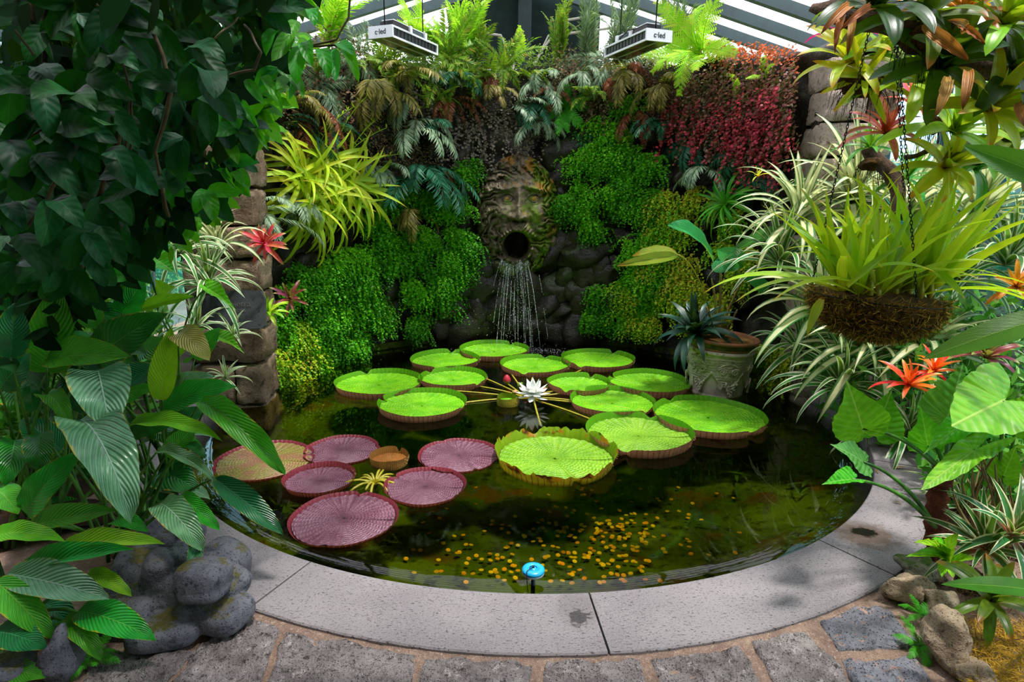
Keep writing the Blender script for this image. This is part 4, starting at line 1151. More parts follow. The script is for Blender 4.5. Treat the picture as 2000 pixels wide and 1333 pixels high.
ferns = [  # px, py, kind, n, L, mode(up|out|down), label
 (640, 75, 'upright', 9, .62, 'up', 'bright yellow-green fern standing on the wall top left of the left grow light'),
 (740, 70, 'brown', 6, .4, 'up', 'reddish brown dry fern directly behind the left grow light'),
 (800, 80, 'lime', 7, .5, 'up', 'pale lime fern just right of the left grow light'),
 (900, 90, 'upright', 11, .62, 'up', 'tall bright lime fern between the left grow light and the corner post'),
 (860, 80, 'lime', 7, .5, 'up', 'bushy lime fern at the left foot of the tall wall-top fern'),
 (930, 85, 'uprightmid', 8, .5, 'up', 'yellowing fern at the right foot of the tall wall-top fern'),
 (1015, 110, 'lime', 3, .34, 'up', 'small pale fern sprout below the corner post'),
 (1090, 95, 'uprightmid', 9, .55, 'up', 'bronze-green fern standing right of the corner post'),
 (1150, 85, 'feather', 8, .55, 'up', 'feathery grey-green palm on the wall top left of the right grow light'),
 (1210, 75, 'feather', 8, .6, 'up', 'feathery green palm rising directly behind the right grow light'),
 (1330, 70, 'feather', 8, .55, 'up', 'feathery dark palm on the wall top right of the right grow light'),
 (1375, 110, 'lime', 9, .52, 'out', 'large glowing lime fern hanging from the wall top right of the right grow light'),
 (1100, 215, 'green', 9, .30, 'out', 'vivid green fern tuft above and right of the stone face'),
 (870, 115, 'mid', 8, .5, 'out', 'spreading green fern at the middle of the wall top'),
 (700, 110, 'grey', 7, .38, 'out', 'grey-green palm fan hanging left of and below the left grow light'),
 (625, 165, 'grey', 9, .40, 'out', 'grey-green palm fan hanging beside the hanging branch'),
 (745, 190, 'olive', 6, .62, 'down', 'olive palm fronds arching down above the strappy plant'),
 (800, 250, 'grey', 4, .50, 'down', 'grey-green frond trailing down left of the teal frond'),
 (835, 245, 'teal', 3, .34, 'down', 'single teal-green frond trailing above the maidenhair'),
 (820, 340, 'teal', 6, .62, 'down', 'dark teal palm fronds hanging over the left maidenhair'),
 (735, 330, 'grey', 6, .34, 'down', 'pale grey fronds at the right edge of the strappy plant'),
 (1190, 120, 'grey', 10, .45, 'out', 'large grey-green palm fan hanging below the right grow light'),
 (1060, 165, 'grey', 4, .34, 'down', 'short grey frond left of the vivid fern tuft'),
 (930, 175, 'mid', 6, .42, 'down', 'yellow-green sword fern trailing over the grey creeper'),
 (845, 165, 'mid', 6, .40, 'out', 'mid green fern below the middle of the wall top'),
 (1350, 275, 'teal', 6, .36, 'out', 'teal cycad-like frond among the crimson creeper'),
 (1440, 290, 'teal', 6, .40, 'out', 'dark teal frond under the crimson creeper'),
 (1440, 195, 'lime', 3, .17, 'down', 'little lime frond on the brown-green creeper'),
 (1420, 235, 'green', 4, .16, 'out', 'small light green fern in the crimson creeper'),
 (1250, 275, 'lime', 3, .2, 'down', 'small lime frond on the right maidenhair carpet'),
 (1140, 275, 'teal', 5, .2, 'out', 'small blue-green fern beside the vivid fern tuft'),
 (500, 420, 'grey', 5, .40, 'down', 'grey-green frond hanging in front of the left pillar'),
 (555, 240, 'teal', 4, .36, 'down', 'dark frond hanging at the top of the left pillar'),
 (600, 215, 'brown', 6, .42, 'down', 'brown dead fern fronds beside the left pillar'),
 (560, 390, 'grey', 4, .34, 'down', 'pale frond left of the strappy plant'),
 (1465, 345, 'teal', 5, .26, 'out', 'fan of dark teal leaves under the right end of the creeper'),
 (1230, 160, 'olive', 4, .5, 'down', 'straw-coloured fronds trailing beside the large grey palm fan'),
 (760, 130, 'mid', 8, .45, 'out', 'green fern just under the left grow light'),
 (980, 130, 'mid', 6, .42, 'out', 'green fern on the wall top below the corner post'),
 (1500, 150, 'lime', 3, .2, 'out', 'pale frond at the creeper edge near the right pillar'),
]
for i, (px, py, kind, n, L, mode, lab) in enumerate(ferns):
    L *= 1.22; n = int(n * 1.25)
    p, nn = W(px, py, .05 if mode != 'up' else -.1)
    if mode == 'up': p.z = min(p.z, wtop(math.atan2(p.x - CX, p.y - CY)) + .03); ax = Vector((nn.x * .25, nn.y * .25, 1)); sp = 360
    elif mode == 'out': ax = nn * 1.0 + Vector((0, 0, .35)); sp = 360
    else: ax = nn * .5 + Vector((0, 0, 1)); sp = 0
    rg = random.Random(i)
    o = thing('fern', lab, 'fern', p, 'ferns and palm fronds on the back wall')
    if mode == 'down':
        A = math.atan2(nn.y, nn.x)
        for k in range(n):
            me = FR[kind][k % 3]; s = L * rg.uniform(.75, 1.15)
            M = Matrix.Translation(p + Vector((rg.gauss(0, .05), rg.gauss(0, .02), rg.gauss(0, .05)))) @ Matrix.Rotation(A + rg.uniform(-.9, .9), 4, 'Z') @ Matrix.Rotation(rg.uniform(-.1, .5), 4, 'Y') @ Matrix.Rotation(rg.uniform(-.3, .3), 4, 'X') @ Matrix.Scale(s, 4)
            part('frond', me, o, M)
    else: fern(o, p, kind, n, L, ax, sp, rg, tilt=-18 if mode == 'up' else 0)

EX = [('under the left pillar top', 575, 200), ('above the strappy wall plant', 640, 250), ('beside the olive palm fronds', 790, 200), ('over the dark rocks left of the grey creeper', 840, 215), ('at the left edge of the grey creeper', 880, 190), ('in the middle of the grey creeper', 960, 180), ('at the right edge of the grey creeper', 1040, 200), ('left of the vivid fern tuft', 1050, 240), ('right of the vivid fern tuft', 1160, 200), ('below the straw-coloured fronds', 1240, 215), ('under the glowing lime fern', 1300, 170), ('at the left edge of the crimson creeper', 1290, 240), ('below the crimson creeper', 1380, 330), ('right of the strappy wall plant', 770, 380), ('left of the face over the maidenhair', 870, 330), ('at the lower tip of the teal palm fronds', 810, 420), ('under the green top fern', 900, 150), ('above the stone face', 1000, 210)]
rg = random.Random(5)
for i, (lab, px, py) in enumerate(EX):
    p, nn = W(px, py, .08); kind = ['olive', 'grey', 'brown', 'teal', 'mid'][i * 3 % 5]; col = dict(olive='olive', grey='pale grey', brown='rust-brown', teal='dark teal', mid='yellow-green')[kind]
    o = thing('fern', col + ' fronds hanging ' + lab, 'fern', p, 'ferns and palm fronds on the back wall'); A = math.atan2(nn.y, nn.x)
    for k in range(6):
        M = Matrix.Translation(p) @ Matrix.Rotation(A + rg.uniform(-1.2, 1.2), 4, 'Z') @ Matrix.Rotation(rg.uniform(-.2, .6), 4, 'Y') @ Matrix.Scale(rg.uniform(.3, .52), 4)
        part('frond', FR[kind][k % 3], o, M)

# ---------------- fallback filler palm fronds hanging along the whole top edge
rg = random.Random(99)
for i in range(14):
    px = 575 + i * 52 + rg.uniform(-15, 15); p, nn = W(px, rg.uniform(120, 175), .06)
    kind = rg.choice(['olive', 'mid', 'brown', 'grey']); col = {'olive': 'olive', 'mid': 'mid green', 'brown': 'rust brown', 'grey': 'greyish'}[kind]
    o = thing('fern', 'frond tuft', 'fern', p, 'ferns and palm fronds on the back wall')
    lm = 'short ' + col + ' frond tuft hanging from the wall top ' + ['beside the hanging branch', 'left below the left grow light', 'under the left grow light housing', 'right under the left grow light', 'just right of the left grow light', 'under the tall lime fern', 'right of the tall lime fern', 'under the corner post', 'right of the corner post', 'above the vivid fern tuft', 'left below the right grow light', 'under the right grow light', 'under the right grow light end', 'below the glowing lime fern'][i]
    o['label'] = lm
    A = math.atan2(nn.y, nn.x)
    for k in range(5):
        M = Matrix.Translation(p) @ Matrix.Rotation(A + rg.uniform(-1.1, 1.1), 4, 'Z') @ Matrix.Rotation(rg.uniform(-.3, .4), 4, 'Y') @ Matrix.Scale(rg.uniform(.25, .45), 4)
        part('frond', FR[kind][k % 3], o, M)

# ================================================================== GROW LIGHTS
def growlight(near, far, wid, label, flip):
    near, far = Vector(near), Vector(far); z = (near.z + far.z) / 2; near.z = far.z = z
    X = (far - near); L = X.length; X.normalize(); Z = Vector((0, 0, 1)); Y = Z.cross(X); A = Matrix((X, Y, Z)).transposed()
    c = (near + far) / 2; M = Matrix.Translation(c) @ A.to_4x4(); o = thing('grow_light', label, 'light fixture', c, 'hanging grow lights'); h = .05
    def pp(name, mb, mat, lab=None): part(name, mb.mesh(name, mat, False), o, M, label=lab)
    pp('housing', MB().box((0, 0, .0), (L / 2 - .01, wid / 2 - .012, h * .82)), M_black)
    mb = MB()
    for s in (-1, 1):
        mb.box((0, s * (wid / 2 - .006), h * .85), (L / 2, .007, .008)).box((0, s * (wid / 2 - .006), -h * .85), (L / 2, .007, .009))
    pp('side_rails', mb, M_white)
    for s in (-1, 1):
        pp('end_cap', MB().box((s * L / 2, 0, 0), (.009, wid / 2 + .002, h)), M_white)
    mb = MB()
    for s in (-1, 1):
        for k in range(13): mb.box((-L / 2 + L * (k + .5) / 13, s * (wid / 2 - .011), 0), (.003, .004, h * .75))
    pp('cooling_fins', mb, M_frame2)
    for k in range(2):
        for s in (-1, 1): pp('led_panel', MB().box((-L / 4 + k * L / 2, s * wid / 4, -h * .86), (L / 4 - .015, wid / 4 - .018, .004)), M_led)
    pp('centre_strip', MB().box((0, 0, -h * .9), (L / 2 - .02, .007, .006)), M_white)
    for k, x in enumerate((-.22, .12)):
        pp('driver_box', MB().box((x * L, 0, h + .03), (.10 * L * 1.6, wid * .28, .028)), M_frame2 if k else M_black)
        pp('bracket', MB().box((x * L + .2 * L, 0, h + .035), (.018, wid * .33, .04)), M_white)
    pp('cover_plate', MB().box((0, 0, h + .072), (L * .36, wid * .25, .004)), M_white)
    V_, F_ = tubeVF([(-.3 * L, 0, h), (-.2 * L, wid * .2, h + .06), (0, wid * .36, h + .07), (.2 * L, wid * .36, h + .03), (.35 * L, 0, h)], .006, 6)
    part('cable', mk('cable', [tuple(v) for v in V_], F_, M_black), o, M)
    for x in (-.42, .42):
        V_, F_ = tubeVF([(x * L, 0, h), (x * L, 0, .9)], .006, 6); part('hanger', mk('hanger', [tuple(v) for v in V_], F_, M_black), o, M)
    T = Matrix.Translation(c - X * (L / 2 + .0105)) @ Matrix((-Y, Z, -X)).transposed().to_4x4()
    textpart('c\u00b7led', .062, M_black, o, T, .0008, .0008)
growlight(P(744, 64, 5.9), P(833, 98, 6.62), .25, 'white box grow light hanging left above the pond, lettered end towards viewer', False)
growlight(P(1287, 70, 5.9), P(1204, 104, 6.62), .26, 'white box grow light hanging right above the pond, lettered end towards viewer', True)

# ================================================================== ORNATE POT
fr = G(1401, 778, ZW); pc = Vector((fr.x + .06, fr.y + .24, ZW - .02))
pot = thing('relief_pot', 'terracotta pot with grape and lattice relief standing in the water', 'plant pot', pc)
def potmat():
    t = NT('weathered_terracotta'); p = t.obj(); n1 = t.noise(7, 5, .7, p); n2 = t.noise(30, 4, .7, p); z = t.xyz(p)[2]
    c = t.mix(t.step(n1, .35, .65), srgb('b4aa9a'), srgb('d0c6b4')); c = t.mix(t.step(n2, .55, .75), c, srgb('6c6252'))
    c = t.mix(t.step(t.math('ADD', n1, t.math('MULTIPLY', z, .3)), .68, .76), c, srgb('7a6a3a'))
    return t.done(t.bsdf(c, .85, .2, t.bump(n2, .6, .008)))
M_pot = potmat(); M_terra = simple('terracotta_rim', 'a8603e', .75, var=.35, nscale=14, bump=.4, col2='7a5a3c'); M_pband = simple('mossy_band', '5e5a30', .8, var=.4, nscale=9, bump=.4, col2='3a3418')
nth, nzp = 220, 60; V = []; Hp = .40; Rb, Rt = .225, .275
for j in range(nzp):
    f = j / (nzp - 1)
    for k in range(nth):
        a = 2 * math.pi * k / nth; r = Rb + (Rt - Rb) * f ** .8; z = f * Hp
        seg = (a * 6 / (2 * math.pi)) % 1.0; A_ = seg * 2 - 1
        sag = .62 - .32 * (1 - A_ * A_) + .0          # lattice swag lower limit
        d = 0
        if f > sag + .03 and f < .93:
            q1 = abs(((a * 18) + f * 9) % 1 - .5); q2 = abs(((a * 18) - f * 9) % 1 - .5)
            d += .012 if (q1 > .36 or q2 > .36) else .000
        if abs(f - sag) < .035 and f < .9: d += .022 * (1 - (abs(f - sag) / .035) ** 2)
        if f < .06: d += .008
        d += .003 * mnoise.noise(Vector((a * 6, f * 8, 2)))
        V.append(((r + d) * math.cos(a), (r + d) * math.sin(a), z))
tiltM = Matrix.Translation(pc) @ Matrix.Rotation(R(2.5), 4, 'Y')
part('body', mk('body', V, gridF(nth, nzp, True), M_pot), pot, tiltM)
V, F = latheVF([(.275, .395), (.292, .40), (.296, .415), (.288, .43), (.276, .433)], 72); part('moulding', mk('moulding', V, F, M_pot), pot, tiltM)
V, F = latheVF([(.276, .433), (.283, .46), (.297, .50)], 72); part('neck', mk('neck', V, F, M_pband), pot, tiltM)
V, F = latheVF([(.297, .495), (.312, .498), (.320, .512), (.312, .526), (.297, .528), (.283, .52), (.280, .44)], 72); part('rim', mk('rim', V, F, M_terra), pot, tiltM)
V, F = latheVF([(.283, .50), (.2, .515), (.1, .525), (.002, .53)], 40); V = np.array(V)
for v in V: v[2] += .012 * mnoise.noise(Vector((v[0] * 20, v[1] * 20, 0)))
M_bark = rockmat('bark_mulch', '6a4a24', '8c6a38', '3a2814', scale=14, bump=1, rough=.95, bd=.02, pits=False)
part('mulch', mk('mulch', V, F, M_bark), pot, tiltM)
# grapes, leaves and scrolls in relief
rg = random.Random(2)
for s in range(6):
    a = (s + .5) * math.pi / 3 + .0; ca, sa = math.cos(a), math.sin(a); G_ = MB()
    for i in range(26):
        f = .40 - .30 * (i / 26); wv = (1 - i / 30) * .05; da = rg.uniform(-1, 1) * wv / .24
        aa_ = a + da + .12; r = .232 + .03 + .04 * f; V_, F_ = rockVF(1, 1, 0)
        G_.add([(x * .0125 + r * math.cos(aa_), y * .0125 + r * math.sin(aa_), z * .0125 + f * Hp) for x, y, z in V_], F_)
    part('grape_relief', G_.mesh('grape_relief', M_pot), pot, tiltM)
    S_ = MB()
    for sg in (-1, 1):
        pts = []
        for t_ in np.linspace(0, 1, 22):
            ph_ = t_ * 3.6 * math.pi; rr_ = .034 * (1 - t_ * .8); cx_ = .05
            x = sg * (cx_ - rr_ * math.cos(ph_) * -1 - .0); zz = .66 - .0 + rr_ * math.sin(ph_) / Hp * (1 if 1 else 0)
            aa_ = a + x / .25; r = Rb + (Rt - Rb) * zz + .020; pts.append((r * math.cos(aa_), r * math.sin(aa_), zz * Hp))
        S_.tube(pts, .0065, 6)
    pts = [((Rb + .05) * math.cos(a + x / .25), (Rb + .05) * math.sin(a + x / .25), (.72 + .12 * (1 - (x / .085) ** 2)) * Hp) for x in np.linspace(-.085, .085, 12)]; S_.tube(pts, .008, 6)
    part('scroll_relief', S_.mesh('scroll_relief', M_pot), pot, tiltM)
    L_ = MB()
    for da, tz in ((-.22, -.06), (-.1, .04), (-.3, .05)):
        V_, F_, U_, _ = leafVF(L=.08, Wd=.05, e0=0, e1=0, kind='ovate', fold=.3)
        L_.add([((.265 + z) * math.cos(a + da + y / .25), (.265 + z) * math.sin(a + da + y / .25), .19 + tz - x * .9 + .04) for x, y, z in V_], F_)
    part('vine_leaf_relief', L_.mesh('vine_leaf_relief', M_pot), pot, tiltM)

# ---------------- plants in the pot
def toCam(p): return (Vector((0, 0, CAMZ)) - Vector(p)).normalized()
def zcam(p): return -(CM.transposed() @ (Vector(p) - Vector((0, 0, CAMZ)))).z
def pxleaf(par, ls, k, b, t, wpx, f=.7, seed=0, name='leaf', label=None, Wd=None, up=None):
    """leaf from b=(px,py,Y) to t=(px,py,Y), about wpx pixels wide, facing the viewer by f"""
    B = P(*b) if not isinstance(b, Vector) else b; T = P(*t) if not isinstance(t, Vector) else t
    rg_ = random.Random(seed * 7 + int(T.x * 1000)); mid = (B + T) / 2
    if up is None: up = toCam(mid) * f + Vector((0, 0, 1)) * (1 - f) + Vector((rg_.uniform(-.25, .25), 0, rg_.uniform(-.15, .15)))
    me, c = ls.v[k % len(ls.v)]; wm = wpx * zcam(mid) / FPX; wr = wm / (ls.W * (T - B).length / float(np.linalg.norm(c)))
    return ls.put(par, B, T, up, wr, k, name, label)
def LS(name, mat, specs):
    s = LeafSet(name, mat, specs); s.W = specs[0].get('Wd', .1); return s
M_palm = leafmat('fan_palm_leaf', '1f9a34', '2fb040', '74d060', vN=3, vK=9, vA=.35, mid=.3, rough=.4, trans=.35, bump=.9, margin=None)
M_palmy = leafmat('yellowing_palm_leaf', '8cc42c', 'b8c83c', 'd8d870', vN=3, vK=9, vA=.3, mid=.3, rough=.4, trans=.4, bump=.9, tip='d09a30', t0=.8, margin='d08030')
L_palm = LS('leaf', M_palm, [dict(L=1, Wd=.5, e0=25, e1=-25, kind='pleat', fold=.35, nu=17, nv=14, ripple=.02), dict(L=1, Wd=.5, e0=40, e1=-50, kind='pleat', fold=.4, nu=17, nv=14, ripple=.02)])
L_palmy = LS('leaf', M_palmy, [dict(L=1, Wd=.45, e0=15, e1=-15, kind='lance', fold=.35, nu=13, nv=14, ripple=.02)])
pm = thing('fan_palm', 'young palm with pleated green leaves growing in the ornate pot', 'palm', pc + Vector((0, 0, .52)))
Yp = pc.y; root = P(1400, 672, Yp)
for (px, py, ex, ey) in ((1412, 560, 1405, 500), (1400, 590, 1390, 545), (1420, 600, 1455, 540), (1395, 640, 1380, 600), (1425, 640, 1440, 605)):
    V_, F_ = tubeVF(bez(root, P(px, py, Yp), P(ex, ey, Yp - .05), 8), [.018, .016, .014, .012, .011, .01, .009, .007], 8)
    part('stem', mk('stem', [tuple(v) for v in V_], F_, simple('palm_stem%d' % px, '7a8a34', .6, var=.5, nscale=12, col2='7c5034')), pm)
pxleaf(pm, L_palm, 0, (1395, 520, Yp - .05), (1303, 440, Yp - .35), 55, .5)
pxleaf(pm, L_palm, 1, (1412, 500, Yp - .05), (1425, 530, Yp - .25), 70, .9)
pxleaf(pm, L_palm, 1, (1400, 488, Yp - .05), (1452, 520, Yp - .2), 60, .8)
pxleaf(pm, L_palm, 0, (1420, 500, Yp), (1545, 455, Yp - .2), 45, .55)
pxleaf(pm, L_palm, 0, (1440, 535, Yp - .1), (1500, 575, Yp - .2), 45, .55)
pxleaf(pm, L_palmy, 0, (1325, 500, Yp - .45), (1204, 520, Yp - .6), 26, .75, label='yellowing leaf with scorched edge')
pxleaf(pm, L_palmy, 0, (1325, 498, Yp - .43), (1235, 500, Yp - .3), 36, .5)
V_, F_ = tubeVF(bez(P(1395, 650, Yp), P(1370, 520, Yp - .3), P(1325, 498, Yp - .44), 10), .006, 6); part('stem', mk('stem', [tuple(v) for v in V_], F_, M_stalk), pm)
M_ctg = leafmat('blue_green_strap', '16382e', '23503e', '3a6a58', vN=0, vK=3, vA=.2, rough=.35, trans=.1, bump=.2, spec=.6)
L_ctg = LS('leaf', M_ctg, [dict(L=1, Wd=.16, e0=a, e1=b, kind='sword', fold=.3) for a, b in ((85, 60), (65, 10), (50, -30), (30, -70))])
o = thing('dark_leaved_plant', 'dark blue-green broad-strap plant at the left side of the ornate pot', 'plant', P(1365, 668, Yp - .1))
rg = random.Random(8); rosette(o, P(1362, 655, Yp - .05), L_ctg, 40, .44, (-.35, -.25, 1), 1.25, rg)
M_grassy = leafmat('bamboo_palm_leaf', '2c8a14', '44a81c', '7cc83c', vN=0, vK=2, vA=.2, rough=.4, trans=.4)
L_grassy = LS('leaf', M_grassy, [dict(L=1, Wd=.07, e0=a, e1=b, kind='lance', fold=.3) for a, b in ((60, -40), (40, -70), (20, -85))])
wp_, wn_ = W(1420, 400, .15)
o = thing('drooping_grass_palm', 'green grassy palm hanging from the wall above the potted palm', 'palm', wp_); rosette(o, wp_, L_grassy, 46, .42, wn_ + Vector((0, 0, .5)), 1, random.Random(3))

# ================================================================== ROSETTES AND STRAPPY PLANTS
def strapset(name, m, W_, kind='strap', arcs=((85, 55), (72, 10), (60, -35), (45, -70), (20, -80)), **kw):
    return LS(name, m, [dict(L=1, Wd=W_, e0=a, e1=b, p=1.4, kind=kind, fold=.3, nu=5, nv=12, **kw) for a, b in arcs])
M_varc = leafmat('cream_centred_strap', 'cfd490', 'e2e2b4', None, edge='2c6a24', e0=.5, e1=.68, rough=.4, trans=.35, tcol='e0e8a0', bump=.1, var=.15, base='8aa850')
M_varw = leafmat('white_edged_strap', '2c6a24', '3c8430', None, edge='d8dcb8', e0=.5, e1=.66, rough=.4, trans=.3, bump=.1, var=.2)
M_yel = leafmat('yellow_green_strap', 'a4c818', 'c0d828', 'dce860', vN=0, vK=3, vA=.25, rough=.45, trans=.45, tcol='d8e830', bump=.2, var=.25, tip='c8a030', t0=.93)
M_yel2 = leafmat('orchid_basket_leaf', '8cc01c', 'a8d020', 'd0e050', vN=0, vK=2, vA=.2, rough=.38, trans=.5, tcol='d0e820', bump=.2, var=.3, base='c0b820', tip='e0c030', t0=.95, hue=.035)
S_varc = strapset('leaf', M_varc, .095); S_varw = strapset('leaf', M_varw, .08)
S_yel = strapset('leaf', M_yel, .055, 'strap', ((75, 0), (60, -65), (50, -85), (35, -89), (15, -89)))
S_ork = strapset('leaf', M_yel2, .10, 'sword', ((86, 78), (80, 55), (72, 35), (60, 10), (45, -25)))
def ros(lab, px, py, Y, S, n, L, axis=(0, -.35, 1), wr=1, cat='plant', name='strappy_plant', group=None, seed=0, **k):
    p = P(px, py, Y); o = thing(name, lab, cat, p, group); rosette(o, p, S, n, L, axis, wr, random.Random(seed + px), **k); return o
vg = 'cream-striped strappy plants right of the pond'
for px, py, Y, S, n, L, lab in [
    (1660, 400, 4.9, S_varc, 30, .62, 'cream-striped strappy plant in front of the right stone pillar, topmost of its kind'),
    (1555, 440, 4.9, S_varc, 28, .55, 'cream-striped strappy plant reaching left over the potted palm'),
    (1760, 430, 4.6, S_varc, 28, .55, 'cream-striped strappy plant behind the basket, under the tricolour rosettes'),
    (1600, 610, 4.5, S_varc, 30, .55, 'cream-striped strappy plant hanging left of the moss basket'),
    (1690, 690, 4.3, S_varc, 30, .55, 'cream-striped strappy plant directly under the moss basket'),
    (1640, 760, 4.2, S_varw, 26, .48, 'white-edged strappy plant drooping to the water below the basket'),
    (1800, 690, 4.1, S_varc, 28, .5, 'cream-striped strappy plant behind the orange flowers'),
    (1900, 430, 4.2, S_varc, 28, .55, 'cream-striped strappy plant under the big banana-like leaf'),
    (1960, 520, 4.0, S_varw, 24, .5, 'white-edged strappy plant against the glass at far right'),
    (1860, 560, 4.3, S_varw, 26, .5, 'white-edged strappy plant right behind the moss basket'),
    (1760, 860, 3.9, S_varw, 22, .4, 'white-edged strappy plant behind the elephant-ear leaves'),
    (1520, 520, 4.8, S_varw, 22, .5, 'white-edged strappy plant right of the palm stems'),
    (1880, 1010, 3.1, S_varw, 20, .3, 'striped strappy clump at the foot of the elephant-ear trunk'),
    (1560, 690, 4.8, S_varw, 22, .45, 'white-edged strappy plant between the ornate pot and the basket'),
    (1740, 560, 4.9, S_varw, 26, .55, 'white-edged strappy plant hidden behind the moss basket')]:
    ros(lab, px, py, Y, S, int(n * 1.6), L * 1.22, group=vg)
ros('white-edged strappy plant at the left end of the wall', 350, 500, 4.3, S_varw, 34, .48, (.2, -.5, 1))
ros('dark green striped strappy plant under the orange flower', 405, 560, 4.35, S_varw, 34, .45, (.3, -.5, 1))
ros('small pale strappy plant left of the dark plaque', 385, 640, 4.1, S_varw, 18, .3, (.3, -.5, 1))
ros('pale strappy plant at the foot of the dark plaque', 455, 655, 4.3, S_varw, 14, .22, (.2, -.5, 1))
ros('white-edged strappy plant in the gap under the climber', 300, 430, 4.6, S_varw, 34, .5, (.2, -.5, 1))
ros('cream-striped strappy plant beside the left pillar', 430, 480, 4.6, S_varc, 26, .4, (-.2, -.5, 1))
ros('small striped strappy plant near the waterline at left', 440, 740, 4.2, S_varw, 14, .2, (.2, -.5, 1))
# big yellow-green strappy plant on the wall
wp_, wn_ = W(628, 345, .12)
o = thing('strappy_plant', 'large yellow-green strappy plant cascading on the left part of the wall', 'plant', wp_)
for i, (px, py) in enumerate(((585, 350), (620, 320), (660, 350), (690, 370), (620, 380), (650, 400), (590, 400))):
    q, n_ = W(px, py, .14); rosette(o, q, S_yel, 30, .66, n_ * .9 + Vector((.05 * i - .15, -.1, .25)), 1.15, random.Random(i), az0=-80)
M_spike = stuffmat('green_flower_spike', ['8ab018', 'a8c828', 'c8d848'], .5, .3)
for i, (bx, by, tx, ty) in enumerate(((650, 330, 715, 190), (660, 340, 755, 250), (680, 350, 790, 300), (620, 310, 690, 210), (670, 350, 740, 230))):
    a, b = W(bx, by, .2)[0], W(tx, ty, .34)[0]; pts = bez(a, a.lerp(b, .4) + Vector((-.08, -.1, .1)), b, 12); m_ = MB(); m_.tube(pts, .004, 5)
    for j in range(3, 12):
        for s in (-1, 1): V_, F_, U_, _ = leafVF(L=.07, Wd=.013, e0=50, e1=30, kind='lance', nu=3, nv=5); A = Matrix.Rotation(random.Random(i * 50 + j * 2 + s).uniform(0, 6), 3, 'Z'); m_.add([tuple(A @ Vector(v) + pts[j]) for v in V_], F_, np.random.rand(len(V_), 2) * 0 + .5)
    part('flower_spike', m_.mesh('flower_spike', M_spike), o)

# bromeliads
def brom(name, c1, c2, ctr=None, tip=None, **k):
    m = leafmat(name, c1, c2, None, base=ctr, tip=tip, t0=.86, rough=.35, trans=.35, bump=.08, vN=0, vK=2, **k); return strapset('leaf', m, .21, 'brom', ((80, 60), (66, 20), (50, -5), (32, -30), (15, -55)))
B_yel = brom('brom_yellow', '9cc020', 'c8c828', 'e0c820', 'c88a20', tcol='e8e020')
B_lime = brom('brom_lime', '7cb41c', 'a4cc2c', 'b8d030', tcol='c8e820')
B_org = brom('brom_orange', 'c87818', 'd89a30', 'a86018', '8a4818', tcol='f0a020')
B_tri = brom('brom_tricolour', 'c8507a', 'd87a60', 'e09030', 'b04868', edge='d88a20', e0=.5, e1=.8, tcol='f07050')
B_mag = brom('brom_magenta', 'a01858', 'c02a70', '7a1040', tcol='e03080')
B_red = brom('brom_red', 'c03048', 'c8604c', 'd83850', '9a9a40', tcol='e85050')
B_mar = brom('brom_maroon', '6a1c34', '8a3448', 'c07a50', '8aa040')
B_drk = brom('brom_dark', '143c14', '24581c', '2c5018')
B_oli = brom('brom_olive', '3c5c14', '5c7a1c', '8a8a20', '8a5a1c')
B_gz = brom('guzmania_orange', 'e0581c', 'f07a28', 'e84818', 'f0a040', tcol='ff7020')
B_str = strapset('leaf', leafmat('red_hearted_leaf', '1c5a20', '2c7028', None, base='e02848', edge='e0dcb0', e0=.62, e1=.74, rough=.35, trans=.25, bump=.1), .17, 'sword', ((80, 60), (66, 20), (50, -5), (32, -30), (15, -55)))
B_grn = brom('brom_green', '2c7a1c', '48a028', '5cb030')
bg = 'bromeliads on the hanging logs and the right side'
